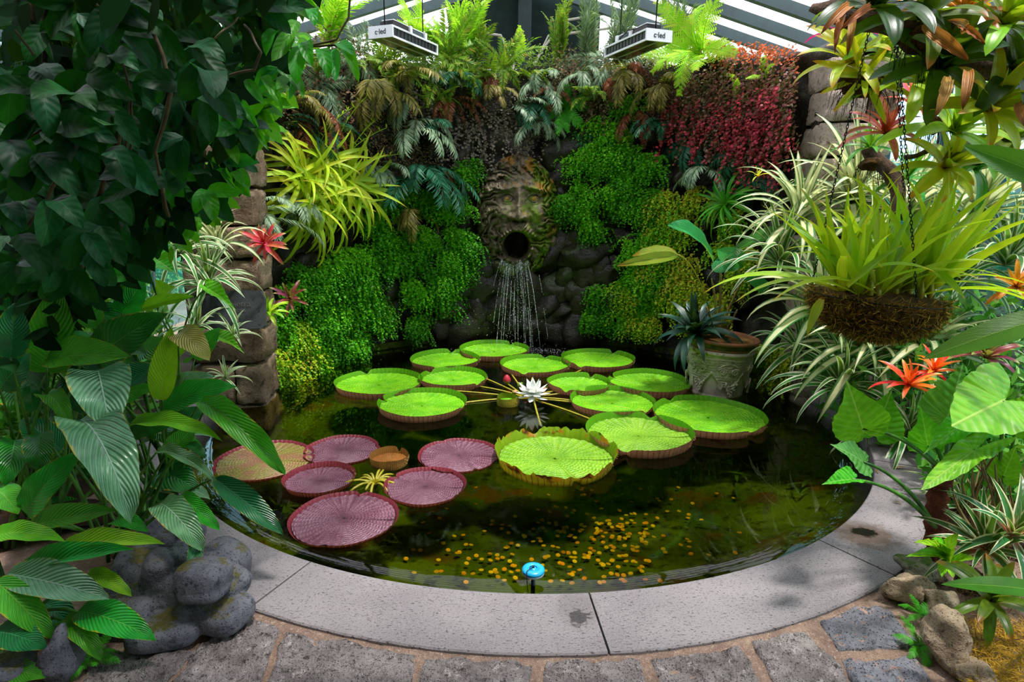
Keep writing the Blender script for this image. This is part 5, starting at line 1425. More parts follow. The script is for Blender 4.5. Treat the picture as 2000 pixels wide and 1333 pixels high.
for px, py, Y, S, n, L, ax, wr, lab in [
    (1660, 125, 3.0, B_yel, 20, .26, (-.3, -.5, .8), .9, 'yellow-orange bromeliad on the moss mount before the right pillar'),
    (1722, 110, 3.0, B_lime, 20, .24, (.2, -.5, .9), 1, 'lime bromeliad on the same moss mount, right of the yellow-orange one'),
    (1688, 150, 2.95, B_yel, 14, .22, (-.3, -.8, -.1), .6, 'drooping yellow-green bromeliad under the moss mount'),
    (1655, 75, 3.6, B_mag, 16, .24, (0, -.3, 1), .9, 'magenta bromeliad partly hidden behind the log end'),
    (1728, 262, 3.1, B_tri, 18, .20, (-.1, -.5, 1), .9, 'pink and orange tricolour bromeliad, lower of the pair on the chain'),
    (1778, 205, 3.2, B_tri, 16, .20, (.1, -.5, 1), 1, 'pink and orange tricolour bromeliad, upper of the pair on the chain'),
    (1700, 290, 3.6, B_grn, 16, .2, (-.3, -.3, 1), .7, 'small striped green bromeliad left of the tricolour pair'),
    (1705, 20, 2.4, B_drk, 18, .28, (-.1, -.5, .9), 1.2, 'dark green bromeliad at the left end of the upper log'),
    (1800, 40, 2.4, B_oli, 18, .26, (0, -.6, .8), 1.1, 'olive-brown bromeliad in the middle of the upper log'),
    (1880, 25, 2.5, B_org, 20, .24, (0, -.4, 1), .8, 'withered orange bromeliad on the upper log'),
    (1960, 50, 2.4, B_lime, 16, .26, (.1, -.5, .9), 1.2, 'lime bromeliad at the right end of the upper log'),
    (1835, 130, 2.5, B_drk, 18, .26, (-.2, -.7, .5), 1.3, 'dark glossy bromeliad hanging below the middle of the upper log'),
    (1925, 215, 2.4, B_yel, 20, .22, (0, -.9, .5), 1.1, 'yellow-centred bromeliad facing the viewer at right'),
    (1985, 140, 2.4, B_drk, 16, .26, (0, -.6, .8), 1.3, 'dark bromeliad at the right picture edge under the logs'),
    (1800, 160, 2.9, B_lime, 18, .28, (-.2, -.5, .8), 1.1, 'bright lime bromeliad behind the dark glossy one'),
    (1860, 260, 2.8, B_lime, 20, .30, (.1, -.6, .8), 1.1, 'lime bromeliad below the yellow-centred one'),
    (1845, 330, 2.9, B_yel, 20, .24, (-.1, -.7, .6), 1, 'yellow bromeliad left of the big banana-like leaf'),
    (1900, 330, 3.1, B_grn, 18, .3, (.1, -.6, .8), 1, 'mid green bromeliad behind the big banana-like leaf'),
    (1960, 280, 2.9, B_oli, 18, .28, (.1, -.6, .8), 1.1, 'olive bromeliad above the big banana-like leaf'),
    (1770, 350, 3.7, B_grn, 14, .2, (0, -.5, 1), .8, 'small green bromeliad between chain and glass'),
    (1775, 755, 3.4, B_gz, 20, .19, (-.1, -.3, 1), .8, 'orange star-shaped bromeliad flower left of its twin'),
    (1822, 728, 3.5, B_gz, 18, .17, (.1, -.3, 1), .8, 'orange star-shaped bromeliad flower, right of the pair'),
    (1925, 700, 3.4, B_mar, 20, .2, (0, -.4, 1), .9, 'purple-pink striped rosette behind the arrow-shaped leaf'),
    (1985, 560, 2.9, B_org, 14, .14, (-.5, -.5, .5), .8, 'amber bromeliad cone at the right picture edge'),
    (1925, 1075, 2.3, B_str, 26, .27, (-.3, -.4, 1), .9, 'cream-edged green rosette with red heart above the buff rocks'),
    (1975, 1050, 2.25, B_str, 20, .26, (0, -.4, 1), 1, 'second cream-edged rosette with red heart, cut by the right picture edge'),
    (1935, 1175, 2.0, B_oli, 16, .20, (-.2, -.5, 1), 1, 'dark green bromeliad on the yellow moss'),
    (518, 478, 4.75, B_red, 22, .19, (.1, -.8, .5), .8, 'red and pink bromeliad on the left stone pillar'),
    (526, 612, 4.7, B_lime, 22, .17, (.0, -.5, 1), .9, 'lime rosette bromeliad right of the dark plaque'),
    (568, 585, 4.9, B_mar, 16, .17, (.1, -.6, .6), .8, 'maroon bromeliad just above the lime rosette'),
    (432, 408, 4.5, B_org, 12, .12, (.5, -.4, .6), .6, 'orange bromeliad flower above the striped strappy plants'),
    (1480, 345, 4.8, B_yel, 8, .1, (-.1, -.3, 1), .6, 'small yellow-brown flower cone at the tip of the striped leaves')]:
    ros(lab, px, py, Y, S, n, L, ax, wr, 'bromeliad', 'bromeliad', bg if px > 1400 else 'bromeliads left of the pond')
M_redc = simple('red_leaf_heart', 'e03448', .4, var=.2); LRH = LS('leaf', M_redc, [dict(L=1, Wd=.2, e0=50, e1=10, kind='brom')])
# withered leaves of the log bromeliads
M_dry = leafmat('withered_leaf', '9a5c1c', 'b8803c', 'd8a868', rough=.5, trans=.3, tcol='e09030', bump=.4, vN=0, vK=3, tip='5a3010', t0=.7)
L_dry = LS('leaf', M_dry, [dict(L=1, Wd=.2, e0=20, e1=-60, kind='brom', fold=.6, wave=.1), dict(L=1, Wd=.2, e0=-20, e1=-80, kind='lance', fold=.7, wave=.15)])
o = thing('withered_leaves', 'hanging cluster of brown withered bromeliad leaves below the log end', 'dead leaves', P(1660, 20, 2.4))
for k, (bx, by, tx, ty, w_) in enumerate([(1660, 15, 1602, 68, 18), (1650, 30, 1630, 105, 16), (1665, 40, 1655, 110, 14), (1800, 50, 1893, 120, 28), (1700, 20, 1640, 60, 16), (1870, 50, 1925, 88, 16), (1890, 140, 1880, 215, 20), (1848, 150, 1825, 232, 26), (1875, 60, 1850, 40, 16), (1990, 200, 2003, 250, 20)]):
    pxleaf(o, L_dry, k, (bx, by, 2.3), (tx, ty, 2.2), w_, .8, k)
# logs and moss mounts
M_log = rockmat('log_bark', '4a3a2c', '6b5644', '2c2018', moss='6a7a2c', mamt=.68, scale=6, rough=.9, bump=1, bd=.03, pits=False)
M_mossb = rockmat('sphagnum_moss', '4a3010', '7a5618', '261606', scale=22, rough=.95, bump=1, bd=.05, pits=False)
def logt(pts, r, lab):
    V_, F_ = tubeVF(pts, r, 16); V_ = [v + Vector((mnoise.noise(v * 9), mnoise.noise(v * 9 + Vector((5, 0, 0))), mnoise.noise(v * 9 + Vector((0, 5, 0))))) * .022 for v in V_]
    single('hanging_log', mk('hanging_log', [tuple(v) for v in V_], F_, M_log), lab, 'log', 'hanging logs')
lp = lambda l: [P(*q) for q in l]
def dense(pts, n=24):
    out = []; 
    for i in range(len(pts) - 1):
        for t_ in np.linspace(0, 1, n // (len(pts) - 1), endpoint=(i == len(pts) - 2)): out.append(pts[i].lerp(pts[i + 1], t_))
    return out
q = dense(lp([(1582, 12, 2.7), (1660, 22, 2.6), (1760, 52, 2.55), (1900, 80, 2.55), (2080, 110, 2.5)]), 32); logt(q, [.012 + .04 * min(1, i / 6) for i in range(len(q))], 'rough bark log hanging across the top right corner')
q = dense(lp([(1840, 105, 2.65), (1930, 130, 2.65), (2060, 140, 2.6)]), 20); logt(q, [.05] * len(q), 'shorter dark log under the upper log at right')
q = dense(lp([(1690, 290, 3.7), (1740, 340, 3.65), (1760, 420, 3.6)]), 20); logt(q, [.04] * len(q), 'mossy branch stub holding the small striped bromeliad')
q = dense(lp([(1770, 310, 3.1), (1825, 295, 3.0)]), 16); logt(q, [.012] * len(q), 'thin bare stick beside the chain at right')
def mossball(px, py, Y, r, lab, sq=.7):
    V_, F_ = rockVF(px, 4, .3); V_ = np.array(V_) * [r, r, r * sq]; V_ = np.array([v * (1 + .12 * mnoise.noise(Vector(v) * 60)) for v in V_]); p = P(px, py, Y); o = thing('moss_mount', lab, 'moss ball', p, 'moss mounts'); part('moss_ball', mk('moss_ball', V_, F_, M_mossb), o, Matrix.Translation(p))
    H_ = MB(); rr_ = random.Random(px)
    for i in range(60):
        a, b = rr_.uniform(0, 6.28), rr_.uniform(-1, .4); s = Vector((math.cos(a) * math.cos(b) * r, math.sin(a) * math.cos(b) * r, math.sin(b) * r * sq))
        H_.tube([p + s * .9, p + s * 1.15 + Vector((0, 0, -.02)), p + s * 1.25 + Vector((rr_.gauss(0, .01), 0, -rr_.uniform(.03, .12)))], .0012, 3, False)
    part('roots', H_.mesh('roots', M_soil), o, kind='stuff')
mossball(1685, 165, 3.0, .11, 'brown moss ball carrying the yellow and lime bromeliads', .55)
mossball(1795, 80, 2.5, .07, 'dark moss clump under the upper log')
mossball(1822, 245, 3.0, .06, 'small moss clump at the end of the chain branch')
mossball(1700, 320, 3.6, .06, 'small moss clump below the striped green bromeliad')

# ================================================================== HANGING BASKET
bc = P(1711, 585, 2.75); zb = zcam(bc); Rb_ = 119 * zb / FPX
bk = thing('hanging_basket', 'round wire basket packed with brown moss hanging at right', 'hanging basket', bc)
bt = Matrix.Translation(bc) @ Matrix.Rotation(R(3.5), 4, 'Y')
Hb = 76 * zb / FPX
V_, F_ = latheVF([(Rb_ * math.sin(a) * 1.0 if a < 1.57 else Rb_, -Hb * math.cos(a)) for a in np.linspace(.02, 1.5, 40)] + [(Rb_ * .9, .02), (Rb_ * .6, .035), (Rb_ * .3, .04), (.002, .04)], 150)
V_ = np.array([np.array(v) * (1 + .05 * mnoise.fractal(Vector(v) * 30, 1, 2, 3) + .035 * mnoise.noise(Vector(v) * 90)) for v in V_])
M_basket = rockmat('basket_moss', '4a3010', '7c5a1c', '1c1006', scale=20, rough=.95, bump=1, bd=.06, pits=False, glint_fleck='9a7828')
part('moss_filling', mk('moss_filling', V_, F_, M_basket), bk, bt)
nr = np.random.default_rng(5); n = 6500; th_ = nr.uniform(0, 2 * np.pi, n); ph_ = nr.uniform(.1, 1.75, n); C = np.stack([Rb_ * np.minimum(1.0, np.sin(ph_)) * np.cos(th_), Rb_ * np.sin(ph_) * np.sin(th_), -Hb * np.cos(ph_)], -1) * 1.02
Nn = unit(C) + nr.normal(0, .35, (n, 3)); Mf = stuffmat('basket_moss_fibre', ['3a2408', '7a5418', 'b08828', '4c300c', 'c8a438'], .9, .1)
A = bt; Cw = (np.array(A.to_3x3()) @ C.T).T + np.array(bc)
scatter('moss_fibres', Cw, nr.normal(0, 1, (n, 3)), Nn, nr.uniform(.018, .045, n), Mf, np.array([(0, 0), (.5, -.06), (1, 0), (.5, .06)]), bk)
WB = MB(); ring = lambda r, z: [(r * math.cos(a), r * math.sin(a), z) for a in np.linspace(0, 2 * math.pi, 49)]
WB.tube(ring(Rb_ * 1.03, .012), .0028, 6, False); WB.tube(ring(Rb_ * .93, -Hb * .45), .0018, 5, False); WB.tube(ring(Rb_ * .72, -Hb * .76), .0018, 5, False); WB.tube(ring(Rb_ * .35, -Hb * 1.0), .0018, 5, False)
part('wire_rings', WB.mesh('wire_rings', M_steel), bk, bt)
for k in range(18):
    a = k * math.pi / 9; part('wire', (lambda m: m.mesh('wire', M_steel))(MB().tube([(Rb_ * 1.035 * math.sin(t_) * math.cos(a), Rb_ * 1.035 * math.sin(t_) * math.sin(a), .012 * (t_ / 1.57) - Hb * 1.04 * math.cos(t_)) for t_ in np.linspace(.3, 1.57, 9)], .0014, 4, False)), bk, bt)
def chain(a, b, r=.009, name='chain', par=None):
    a, b = Vector(a), Vector(b); d = b - a; n = max(2, int(d.length / (r * 1.9))); m = MB()
    X = d.normalized(); Y = X.orthogonal().normalized(); Z = X.cross(Y)
    for i in range(n):
        c = a + d * (i + .5) / n; U_, V2 = (Y, Z) if i % 2 else (Z, Y)
        m.tube([c + X * (math.cos(t_) * r * 1.35) + U_ * (math.sin(t_) * r * .6) for t_ in np.linspace(0, 2 * math.pi, 9)], r * .2, 4, False)
    part(name, m.mesh(name, M_steel), par)
apex = P(1738, -120, 2.75)
chain(bc + Vector((.01, -Rb_, .012)), apex, .008, 'chain', bk)
chain(bc + Vector((-Rb_ * .85, Rb_ * .5, .012)), apex, .008, 'chain', bk); chain(bc + Vector((Rb_ * .85, Rb_ * .5, .012)), apex, .008, 'chain', bk)
op = thing('basket_orchid', 'yellow-green sword-leaved orchid filling the moss basket', 'orchid', bc + Vector((0, 0, .04)))
rg = random.Random(61)
for i, (dx, dy) in enumerate([(-.17, -.04), (-.1, .08), (-.06, -.12), (0, .1), (.03, -.05), (.08, .1), (.12, -.1), (.17, .05), (.2, -.03), (-.14, -.12), (.1, 0)]):
    p = bc + Vector((dx, dy, .03)); out = Vector((dx * 2.6, dy * 1.0, 1)); rosette(op, p, S_ork, 9, rg.uniform(.46, .64), out, 1.0, rg)
    V_, F_ = latheVF([(.001, -.02), (.011, -.01), (.015, .02), (.010, .05), (.005, .07), (.001, .072)], 10); part('pseudobulb', mk('pseudobulb', V_, F_, simple('pseudobulb_skin%d' % i, '8a9a20', .4, var=.4, nscale=20, col2='b08820')), op, Matrix.Translation(p + Vector((rg.gauss(0, .02), -.012, 0))))
pxleaf(op, S_ork, 4, (1605, 585, 2.65), (1575, 660, 2.55), 22, .8, 1); pxleaf(op, S_ork, 3, (1815, 520, 2.6), (1885, 585, 2.5), 20, .7, 2)
pxleaf(op, S_ork, 4, (1655, 560, 2.5), (1765, 478, 2.45), 16, .7, 3)

# ================================================================== DARK PLAQUE (left pillar foot)
pq = P(456, 605, 4.45); zq = zcam(pq)
M_plq = rockmat('dark_slate_plaque', '34383a', '44484a', '2a2c2c', moss='4a4e20', mamt=.6, scale=4, rough=.6, bump=.4, bd=.01)
o = thing('stone_plaque', 'dark slate plaque with worn faint lettering at the left pillar foot', 'plaque', pq)
Vq = []; hw, hh = 58 * zq / FPX, 38 * zq / FPX
outl = [(-1, -.9), (-.9, -1), (.9, -1), (1, -.85), (1, .55), (.88, .95), (.3, 1), (-.5, .92), (-.9, .7), (-1.02, .2)]
for y in (0, .06):
    for a, b in outl: Vq.append((a * hw, y, b * hh))
n = len(outl); Fq = [list(range(n)), list(range(2 * n - 1, n - 1, -1))] + [[k, n + k, n + (k + 1) % n, (k + 1) % n] for k in range(n)]
PM = Matrix.Translation(pq) @ Matrix.Rotation(R(8), 4, 'Z') @ Matrix.Rotation(R(-12), 4, 'X')
part('slab', mk('slab', Vq, Fq, M_plq, smooth=False), o, PM)
M_ltr = simple('worn_lettering', '5d625c', .8, var=.3)
for i, (txt, z, sz) in enumerate((('vasca di pietra', .28, .045), ('e r m a', -.05, .03))):
    textpart('pietra' if i == 0 else 'nata', sz * 1.4, M_ltr, o, PM @ Matrix.Translation((.05, -.002, z * hh)) @ Matrix.Rotation(R(90), 4, 'X'), .0006)

# ================================================================== STONE FROG STATUE
def statue():
    mb = MB(); 
    def el(px, py, Y, r, rot=(0, 0, 0), dx=0):
        c = P(px, py, Y); V_, F_ = rockVF(1, 4, .0); import bmesh
        bm = bmesh.new(); bmesh.ops.create_icosphere(bm, subdivisions=4, radius=1)
        V_ = [v.co.copy() for v in bm.verts]; F_ = [[v.index for v in f.verts] for f in bm.faces]; bm.free()
        out = []
        for v in V_:
            k = (abs(v.x) ** 3.4 + abs(v.y) ** 3.4 + abs(v.z) ** 3.4) ** (-1 / 3.4)
            v = v * k; v = Vector((v.x * r[0], v.y * r[1], v.z * r[2]))
            v = Matrix.Rotation(R(rot[2]), 3, 'Z') @ Matrix.Rotation(R(rot[1]), 3, 'Y') @ Matrix.Rotation(R(rot[0]), 3, 'X') @ v
            out.append(tuple(v + c))
        mb.add(out, F_)
    el(322, 1160, 2.24, (.215, .19, .155), (0, 8, 0))     # trunk
    el(365, 1158, 2.20, (.175, .13, .135))
    el(262, 1128, 2.20, (.085, .11, .12), (0, 14, 22))    # left shoulder block
    el(306, 1118, 2.17, (.055, .085, .085), (0, 18, 22))   # block beside the head
    el(335, 1078, 2.34, (.10, .05, .065), (0, 20, 10))    # upper back slab
    el(366, 1098, 2.24, (.085, .06, .06), (0, 24, 5))      # back slab behind the head
    el(398, 1128, 2.08, (.092, .10, .065), (-14, 6, 0))   # head
    el(397, 1152, 2.055, (.088, .085, .028), (-8, 2, 0))    # jaw
    el(392, 1188, 2.09, (.09, .08, .05))                  # throat
    el(425, 1118, 2.27, (.10, .13, .115), (10, 20, -18))  # thigh
    el(450, 1140, 2.17, (.065, .075, .05), (0, 20, -18))
    el(432, 1196, 2.08, (.115, .10, .052), (0, 0, -14))   # right foot
    el(322, 1232, 2.00, (.13, .09, .045), (0, 0, 15))     # left foot
    el(268, 1190, 2.12, (.12, .13, .10))
    el(325, 1045, 2.55, (.16, .12, .06))
    me = mb.mesh('statue_tmp', M_statue)
    ob = bpy.data.objects.new('statue_tmp', me); COL.objects.link(ob)
    md = ob.modifiers.new('r', 'REMESH'); md.mode = 'VOXEL'; md.voxel_size = .005; md.use_smooth_shade = True
    m2 = ob.modifiers.new('s', 'SMOOTH'); m2.factor = .5; m2.iterations = 9
    dg = bpy.context.evaluated_depsgraph_get(); me2 = bpy.data.meshes.new_from_object(ob.evaluated_get(dg)); bpy.data.objects.remove(ob)
    me2.name = 'body'; n = len(me2.vertices); co_ = np.zeros(n * 3, dtype=np.float32); me2.vertices.foreach_get('co', co_); co_ = co_.reshape(-1, 3)
    co_[:, 2] = np.maximum(co_[:, 2], -.03)
    me2.vertices.foreach_set('co', co_.ravel()); me2.materials.clear(); me2.materials.append(M_statue); me2.update()
    c = G(345, 1200, 0); t_ = thing('stone_frog', 'rounded grey basalt frog statue crouching on the coping edge at left', 'statue', c)
    part('body', me2, t_)
statue()

# ================================================================== ROCKS, MOSS, EARTH AT RIGHT
def rockat(px, py, w_, h_, d_, mat, lab, seed, z=.0, rot=0):
    p = G(px, py, z); s = zcam(p) / FPX; V_, F_ = rockVF(seed, 4, .25)
    V_ = [((1 + .06 * mnoise.noise(Vector(v) * 7)) * v[0] * w_ * s / 2, v[1] * d_ / 2, v[2] * h_ * s / 2) for v in V_]
    single('garden_rock', mk('garden_rock', V_, F_, mat), lab, 'rock', 'rocks edging the planting beds', M=Matrix.Translation(p + Vector((0, 0, h_ * s * .32))) @ Matrix.Rotation(R(rot), 4, 'Z'))
rockat(1795, 1125, 88, 50, .16, M_rockg, 'greenish grey rock at the right end of the coping', 3)
rockat(1770, 1172, 96, 70, .13, M_rock, 'brown-buff rock touching the outer coping edge', 11, rot=-10)
rockat(1836, 1200, 70, 70, .14, M_rock, 'upper part rock of the tall pale column of rocks', 17)
rockat(1846, 1285, 84, 120, .20, M_rock, 'tall pale pitted rock beside the blue-grey slabs', 23)
rockat(1900, 1335, 80, 60, .15, M_rock, 'flat pale rock at the lower right picture edge', 29)
rockat(1890, 1150, 60, 50, .12, M_soil, 'dark earth-coloured rock under the red-hearted rosette', 31)
rockat(125, 1310, 70, 110, .18, M_statue, 'grey upright rock under the broad leaves at lower left', 37)
rockat(165, 1240, 60, 60, .16, M_rock, 'small brown rock behind the grey upright one', 41)
rockat(30, 1320, 90, 60, .2, M_statue, 'dark rock in the lower left corner', 43)
def fibres(px0, px1, py0, py1, n, mat, lab, seed, name='moss_mat', z=.03, L=(.02, .05)):
    rr_ = random.Random(seed); nr_ = np.random.default_rng(seed); C = []
    for i in range(n):
        q = G(rr_.uniform(px0, px1), rr_.uniform(py0, py1), z + rr_.uniform(0, .03)); C.append(tuple(q))
    return scatter(name, C, nr_.normal(0, 1, (n, 3)) * [1, 1, .45], nr_.normal(0, .4, (n, 3)) + [0, 0, 1], nr_.uniform(*L, n), mat, np.array([(0, 0), (.5, -.035), (1, 0), (.5, .035)]), None, 'stuff', lab, 'moss')
M_fib = stuffmat('golden_moss', ['8a6414', 'b88a20', 'd8ac34', '6a4a12'], .8, .2); M_fib2 = stuffmat('brown_litter', ['4a3018', '7a4c24', '2c1c10', '9a6a38'], .8, .1)
fibres(1885, 2010, 1215, 1340, 3200, M_fib, 'golden stringy moss mat at the lower right', 3)
fibres(1870, 2010, 1130, 1260, 1600, M_fib2, 'brown leaf litter behind the golden moss', 4)
fibres(1800, 2010, 960, 1130, 1600, M_fib2, 'brown leaf litter around the elephant-ear trunk', 5)

# ================================================================== ELEPHANT-EAR PLANT
def polarleaf(outline, cup=.15, rip=.012, wav=.03, nr_=9, nph=121, fold=.12, seed=0, droop=.2):
    a_, r_ = zip(*outline); ph = np.linspace(-np.pi, np.pi, nph); V = []; U = []
    for j in range(nr_):
        f = j / (nr_ - 1)
        for p in ph:
            r = np.interp(abs(np.degrees(p)), a_, r_) * f * (1 + .015 * math.sin(p * 22))
            x, y = r * math.cos(p), r * math.sin(p)
            z = fold * abs(y) - droop * x * x * .6 * (1 if x > 0 else .6) + rip * math.cos(p * 22) * f * .6 + wav * f ** 3 * math.sin(p * 5 + seed) - cup * y * y
            V.append((x, y, z)); U.append((.5 + y / .98, (x + .3) / 1.2))
    return V, gridF(nph, nr_), U
O_ear = [(0, .95), (3, .84), (10, .70), (25, .57), (50, .48), (85, .41), (120, .33), (145, .28), (162, .22), (174, .12), (180, .05)]
O_arr = [(0, .95), (6, .85), (15, .68), (30, .50), (55, .38), (85, .34), (115, .40), (140, .58), (152, .66), (160, .52), (170, .24), (180, .06)]
M_ear = leafmat('elephant_ear_leaf', '4cac14', '70cc20', 'c0e870', vN=9, vK=2.6, vA=.14, mid=.6, midw=.035, rough=.42, trans=.4, tcol='90d818', bump=.4, var=.2)
M_eard = leafmat('elephant_ear_leaf_cool', '2c8a34', '46a44c', '90d080', vN=9, vK=2.6, vA=.14, mid=.6, midw=.035, rough=.4, trans=.3, bump=.4, var=.1)
class PSet(LeafSet):
    def __init__(s, mat, outs, W_):
        s.v = []; s.W = W_
        for i, (ou, kw) in enumerate(outs):
            V, F, U = polarleaf(ou, seed=i, **kw); tipx = ou[0][1]; tz = -kw.get('droop', .2) * tipx ** 2 * .6
            s.v.append((mk('leaf', V, F, mat, U), np.array([tipx, 0, tz])))
E_set = PSet(M_ear, [(O_ear, {}), (O_ear, dict(droop=.5, wav=.05)), (O_arr, dict(wav=.04)), (O_ear, dict(fold=.5, droop=.3))], .88)
E_setd = PSet(M_eard, [(O_ear, {}), (O_ear, dict(droop=.5, wav=.05))], .88)
tr = P(1836, 1030, 2.55); tr.z = .02
ee = thing('elephant_ear_plant', 'large elephant-ear plant with bright ribbed leaves and shaggy brown trunk', 'plant', tr)
V_, F_ = tubeVF(dense([tr, P(1832, 960, 2.6), P(1845, 915, 2.6)], 24), [.042 + .008 * math.sin(i * 2.4) for i in range(24)], 16)
V_ = [v + Vector((mnoise.noise(v * 30), mnoise.noise(v * 30 + Vector((4, 0, 0))), 0)) * .015 for v in V_]
M_trk = rockmat('shaggy_red_brown_trunk', '5a2c1c', '7a4028', '2c160e', scale=14, rough=.9, bump=1, bd=.02, pits=False); part('trunk', mk('trunk', [tuple(v) for v in V_], F_, M_trk), ee)
top = P(1845, 930, 2.6); low = P(1826, 1030, 2.5)
M_pet = simple('green_leaf_stem', '4c8a24', .45, var=.3, nscale=12, col2='2c5a1c')
for (ax, ay, aY, tx, ty, tY, w_, k, f, ls, org) in [
    (1685, 838, 2.55, 1652, 742, 2.5, 112, 0, .85, E_set, top), (1712, 842, 2.7, 1742, 762, 2.75, 95, 1, .8, E_set, top),
    (1686, 903, 2.35, 1620, 868, 2.3, 78, 0, .55, E_setd, low), (1663, 937, 2.2, 1604, 948, 2.15, 44, 3, .5, E_set, low),
    (1850, 818, 2.75, 1880, 712, 2.75, 112, 0, .85, E_setd, top), (1812, 872, 2.6, 1795, 788, 2.55, 74, 1, .8, E_set, top),
    (1958, 784, 2.45, 1853, 838, 2.3, 190, 2, .8, E_set, Vector((tr.x + .3, 2.6, .1))), (1903, 880, 2.35, 1796, 963, 2.2, 70, 2, .6, E_set, top),
    (1880, 830, 2.5, 1800, 893, 2.4, 52, 1, .6, E_set, top), (1985, 830, 2.5, 2040, 760, 2.5, 90, 0, .7, E_set, Vector((tr.x + .3, 2.6, .1))),
    (1960, 930, 2.5, 1985, 870, 2.5, 60, 0, .7, E_set, Vector((tr.x + .3, 2.6, .1)))]:
    B = P(ax, ay, aY); lf = pxleaf(ee, ls, k, B, (tx, ty, tY), w_, f, 1, up=toCam(B) * f + Vector((0, 0, 1 - f)))
    V_, F_ = tubeVF(bez(org, org.lerp(B, .5) + Vector((0, 0, .10)), B, 12), [.011 - .0005 * i for i in range(12)], 8)
    part('stem', mk('stem', [tuple(v) for v in V_], F_, M_pet), ee)
o = thing('bright_arum_leaf_plant', 'pair of thin bright arrow leaves before the dark plaque', 'plant', P(380, 640, 4.0))
for ax, ay, tx, ty, w_ in ((408, 565, 462, 608, 26), (432, 660, 478, 692, 22), (300, 505, 342, 535, 60), (318, 585, 345, 560, 60)):
    B = P(ax, ay, 3.7); pxleaf(o, E_set, 3, B, (tx, ty, 3.6), w_ * 1.3, .7, 1)
    V_, F_ = tubeVF(bez(P(350, 680, 3.8), B + Vector((-.1, 0, .0)), B, 8), .006, 6); part('stem', mk('stem', [tuple(v) for v in V_], F_, M_pet), o)

# ---------------- big banana-like leaves at right
M_ban = leafmat('banana_like_leaf', '2c7a1c', '3c9020', '90c850', vN=34, vK=9, vA=.22, mid=.8, midw=.05, rough=.38, trans=.35, bump=.4)
L_ban = LS('leaf', M_ban, [dict(L=1, Wd=.26, e0=12, e1=-22, kind='broad', fold=.25, nu=9, nv=20, p=1)])
o = thing('banana_like_plant', 'banana-like plant whose big midribbed leaves reach in at the right edge', 'plant', P(2080, 900, 2.1))
pxleaf(o, L_ban, 0, (2075, 612, 1.9), (1802, 702, 2.0), 68, .75); pxleaf(o, L_ban, 0, (2090, 365, 1.9), (1880, 284, 2.0), 68, .75, 3); pxleaf(o, L_ban, 0, (2060, 1160, 1.75), (1838, 1142, 1.85), 46, .6)
for a, b in (((2080, 900, 2.1), (2075, 612, 1.9)), ((2090, 800, 2.1), (2090, 365, 1.9)), ((2080, 1200, 2.0), (2060, 1160, 1.75))):
    V_, F_ = tubeVF([P(*a), P(*b)], .014, 8); part('stem', mk('stem', [tuple(v) for v in V_], F_, M_pet), o)
# lime calathea, small ferns and seedlings
M_cal = leafmat('striped_lime_leaf', '7cc81c', '94d82c', '2c8a14', vN=7, vK=2, vA=.5, mid=.2, rough=.4, trans=.35)
L_cal = LS('leaf', M_cal, [dict(L=1, Wd=.42, e0=40, e1=-15, kind='ovate', fold=.3, nu=9, nv=14, wave=.04), dict(L=1, Wd=.42, e0=65, e1=20, kind='ovate', fold=.3, nu=9, nv=14, wave=.04)])
o = thing('striped_lime_plant', 'small plant with striped lime leaves above the greenish rock', 'plant', P(1850, 1110, 2.3))
for k, (tx, ty, w_) in enumerate(((1785, 1060, 26), (1790, 1078, 22), (1872, 1042, 38), (1905, 1092, 24), (1768, 1088, 18), (1840, 1128, 24), (1862, 1130, 20), (1820, 1052, 26))): pxleaf(o, L_cal, k, (1848, 1098, 2.3), (tx, ty, 2.2), w_, .6, k)
for (px, py, lab) in ((1800, 1205, 'tiny green fern sprouting between the buff rocks'), (1795, 1265, 'tiny leafy seedling beside the tall pale rock'), (180, 1290, 'little fern growing next to the grey upright rock')):
    p = G(px, py, .01); o = thing('small_fern', lab, 'fern', p, 'small ferns between the rocks'); fern(o, p, 'green', 7, .12, (0, -.2, 1), 360, random.Random(px))
# bare twiggy stems at far right
o = thing('bare_shrub', 'tangle of bare pale twigs at the right edge', 'shrub', P(1930, 1060, 2.6)); rg = random.Random(9)
M_twig = simple('pale_twig', '8a7a48', .7, var=.4, nscale=15); M_twigd = simple('dark_twig', '3c3220', .7, var=.4, nscale=15)
for i in range(26):
    a = P(rg.uniform(1890, 2000), rg.uniform(1000, 1090), 2.6); b = P(rg.uniform(1860, 2030), rg.uniform(850, 940), 2.6 + rg.uniform(-.2, .3)); mdl = a.lerp(b, .5) + Vector((rg.gauss(0, .06), rg.gauss(0, .05), rg.gauss(0, .05)))
    V_, F_ = tubeVF(bez(a, mdl, b, 9), list(np.linspace(rg.uniform(.005, .012), .003, 9)), 6); part('twig', mk('twig', [tuple(v) for v in V_], F_, M_twig), o)

# ================================================================== BROAD-LEAVED PLANTS AT LEFT
kwb = dict(vN=17, vK=5, vA=.16, mid=.65, midw=.04, bump=.5, margin='c8b020')
M_bd = leafmat('broad_leaf_dark', '146430', '1e8034', '4ca858', rough=.30, trans=.2, tcol='28a030', spec=.6, var=.3, **kwb)
M_bm = leafmat('broad_leaf_mid', '1f9a1c', '38b42c', '88d058', rough=.34, trans=.3, tcol='40c820', spec=.55, var=.25, **kwb)
M_bl = leafmat('broad_leaf_lime', '6cc420', '94dc2c', 'b0e050', rough=.38, trans=.4, tcol='a0e010', var=.2, **kwb)
M_bg = leafmat('broad_leaf_shine', '4c8c5c', '74b080', 'c0e4c8', rough=.26, trans=.15, spec=.8, var=.1, **kwb)  # pale glare of light on the leaf put into its colour
M_by = leafmat('broad_leaf_yellow', 'b8b84c', 'd8d07c', 'e8e8a8', rough=.4, trans=.35, tcol='d8d840', var=.1, **kwb)
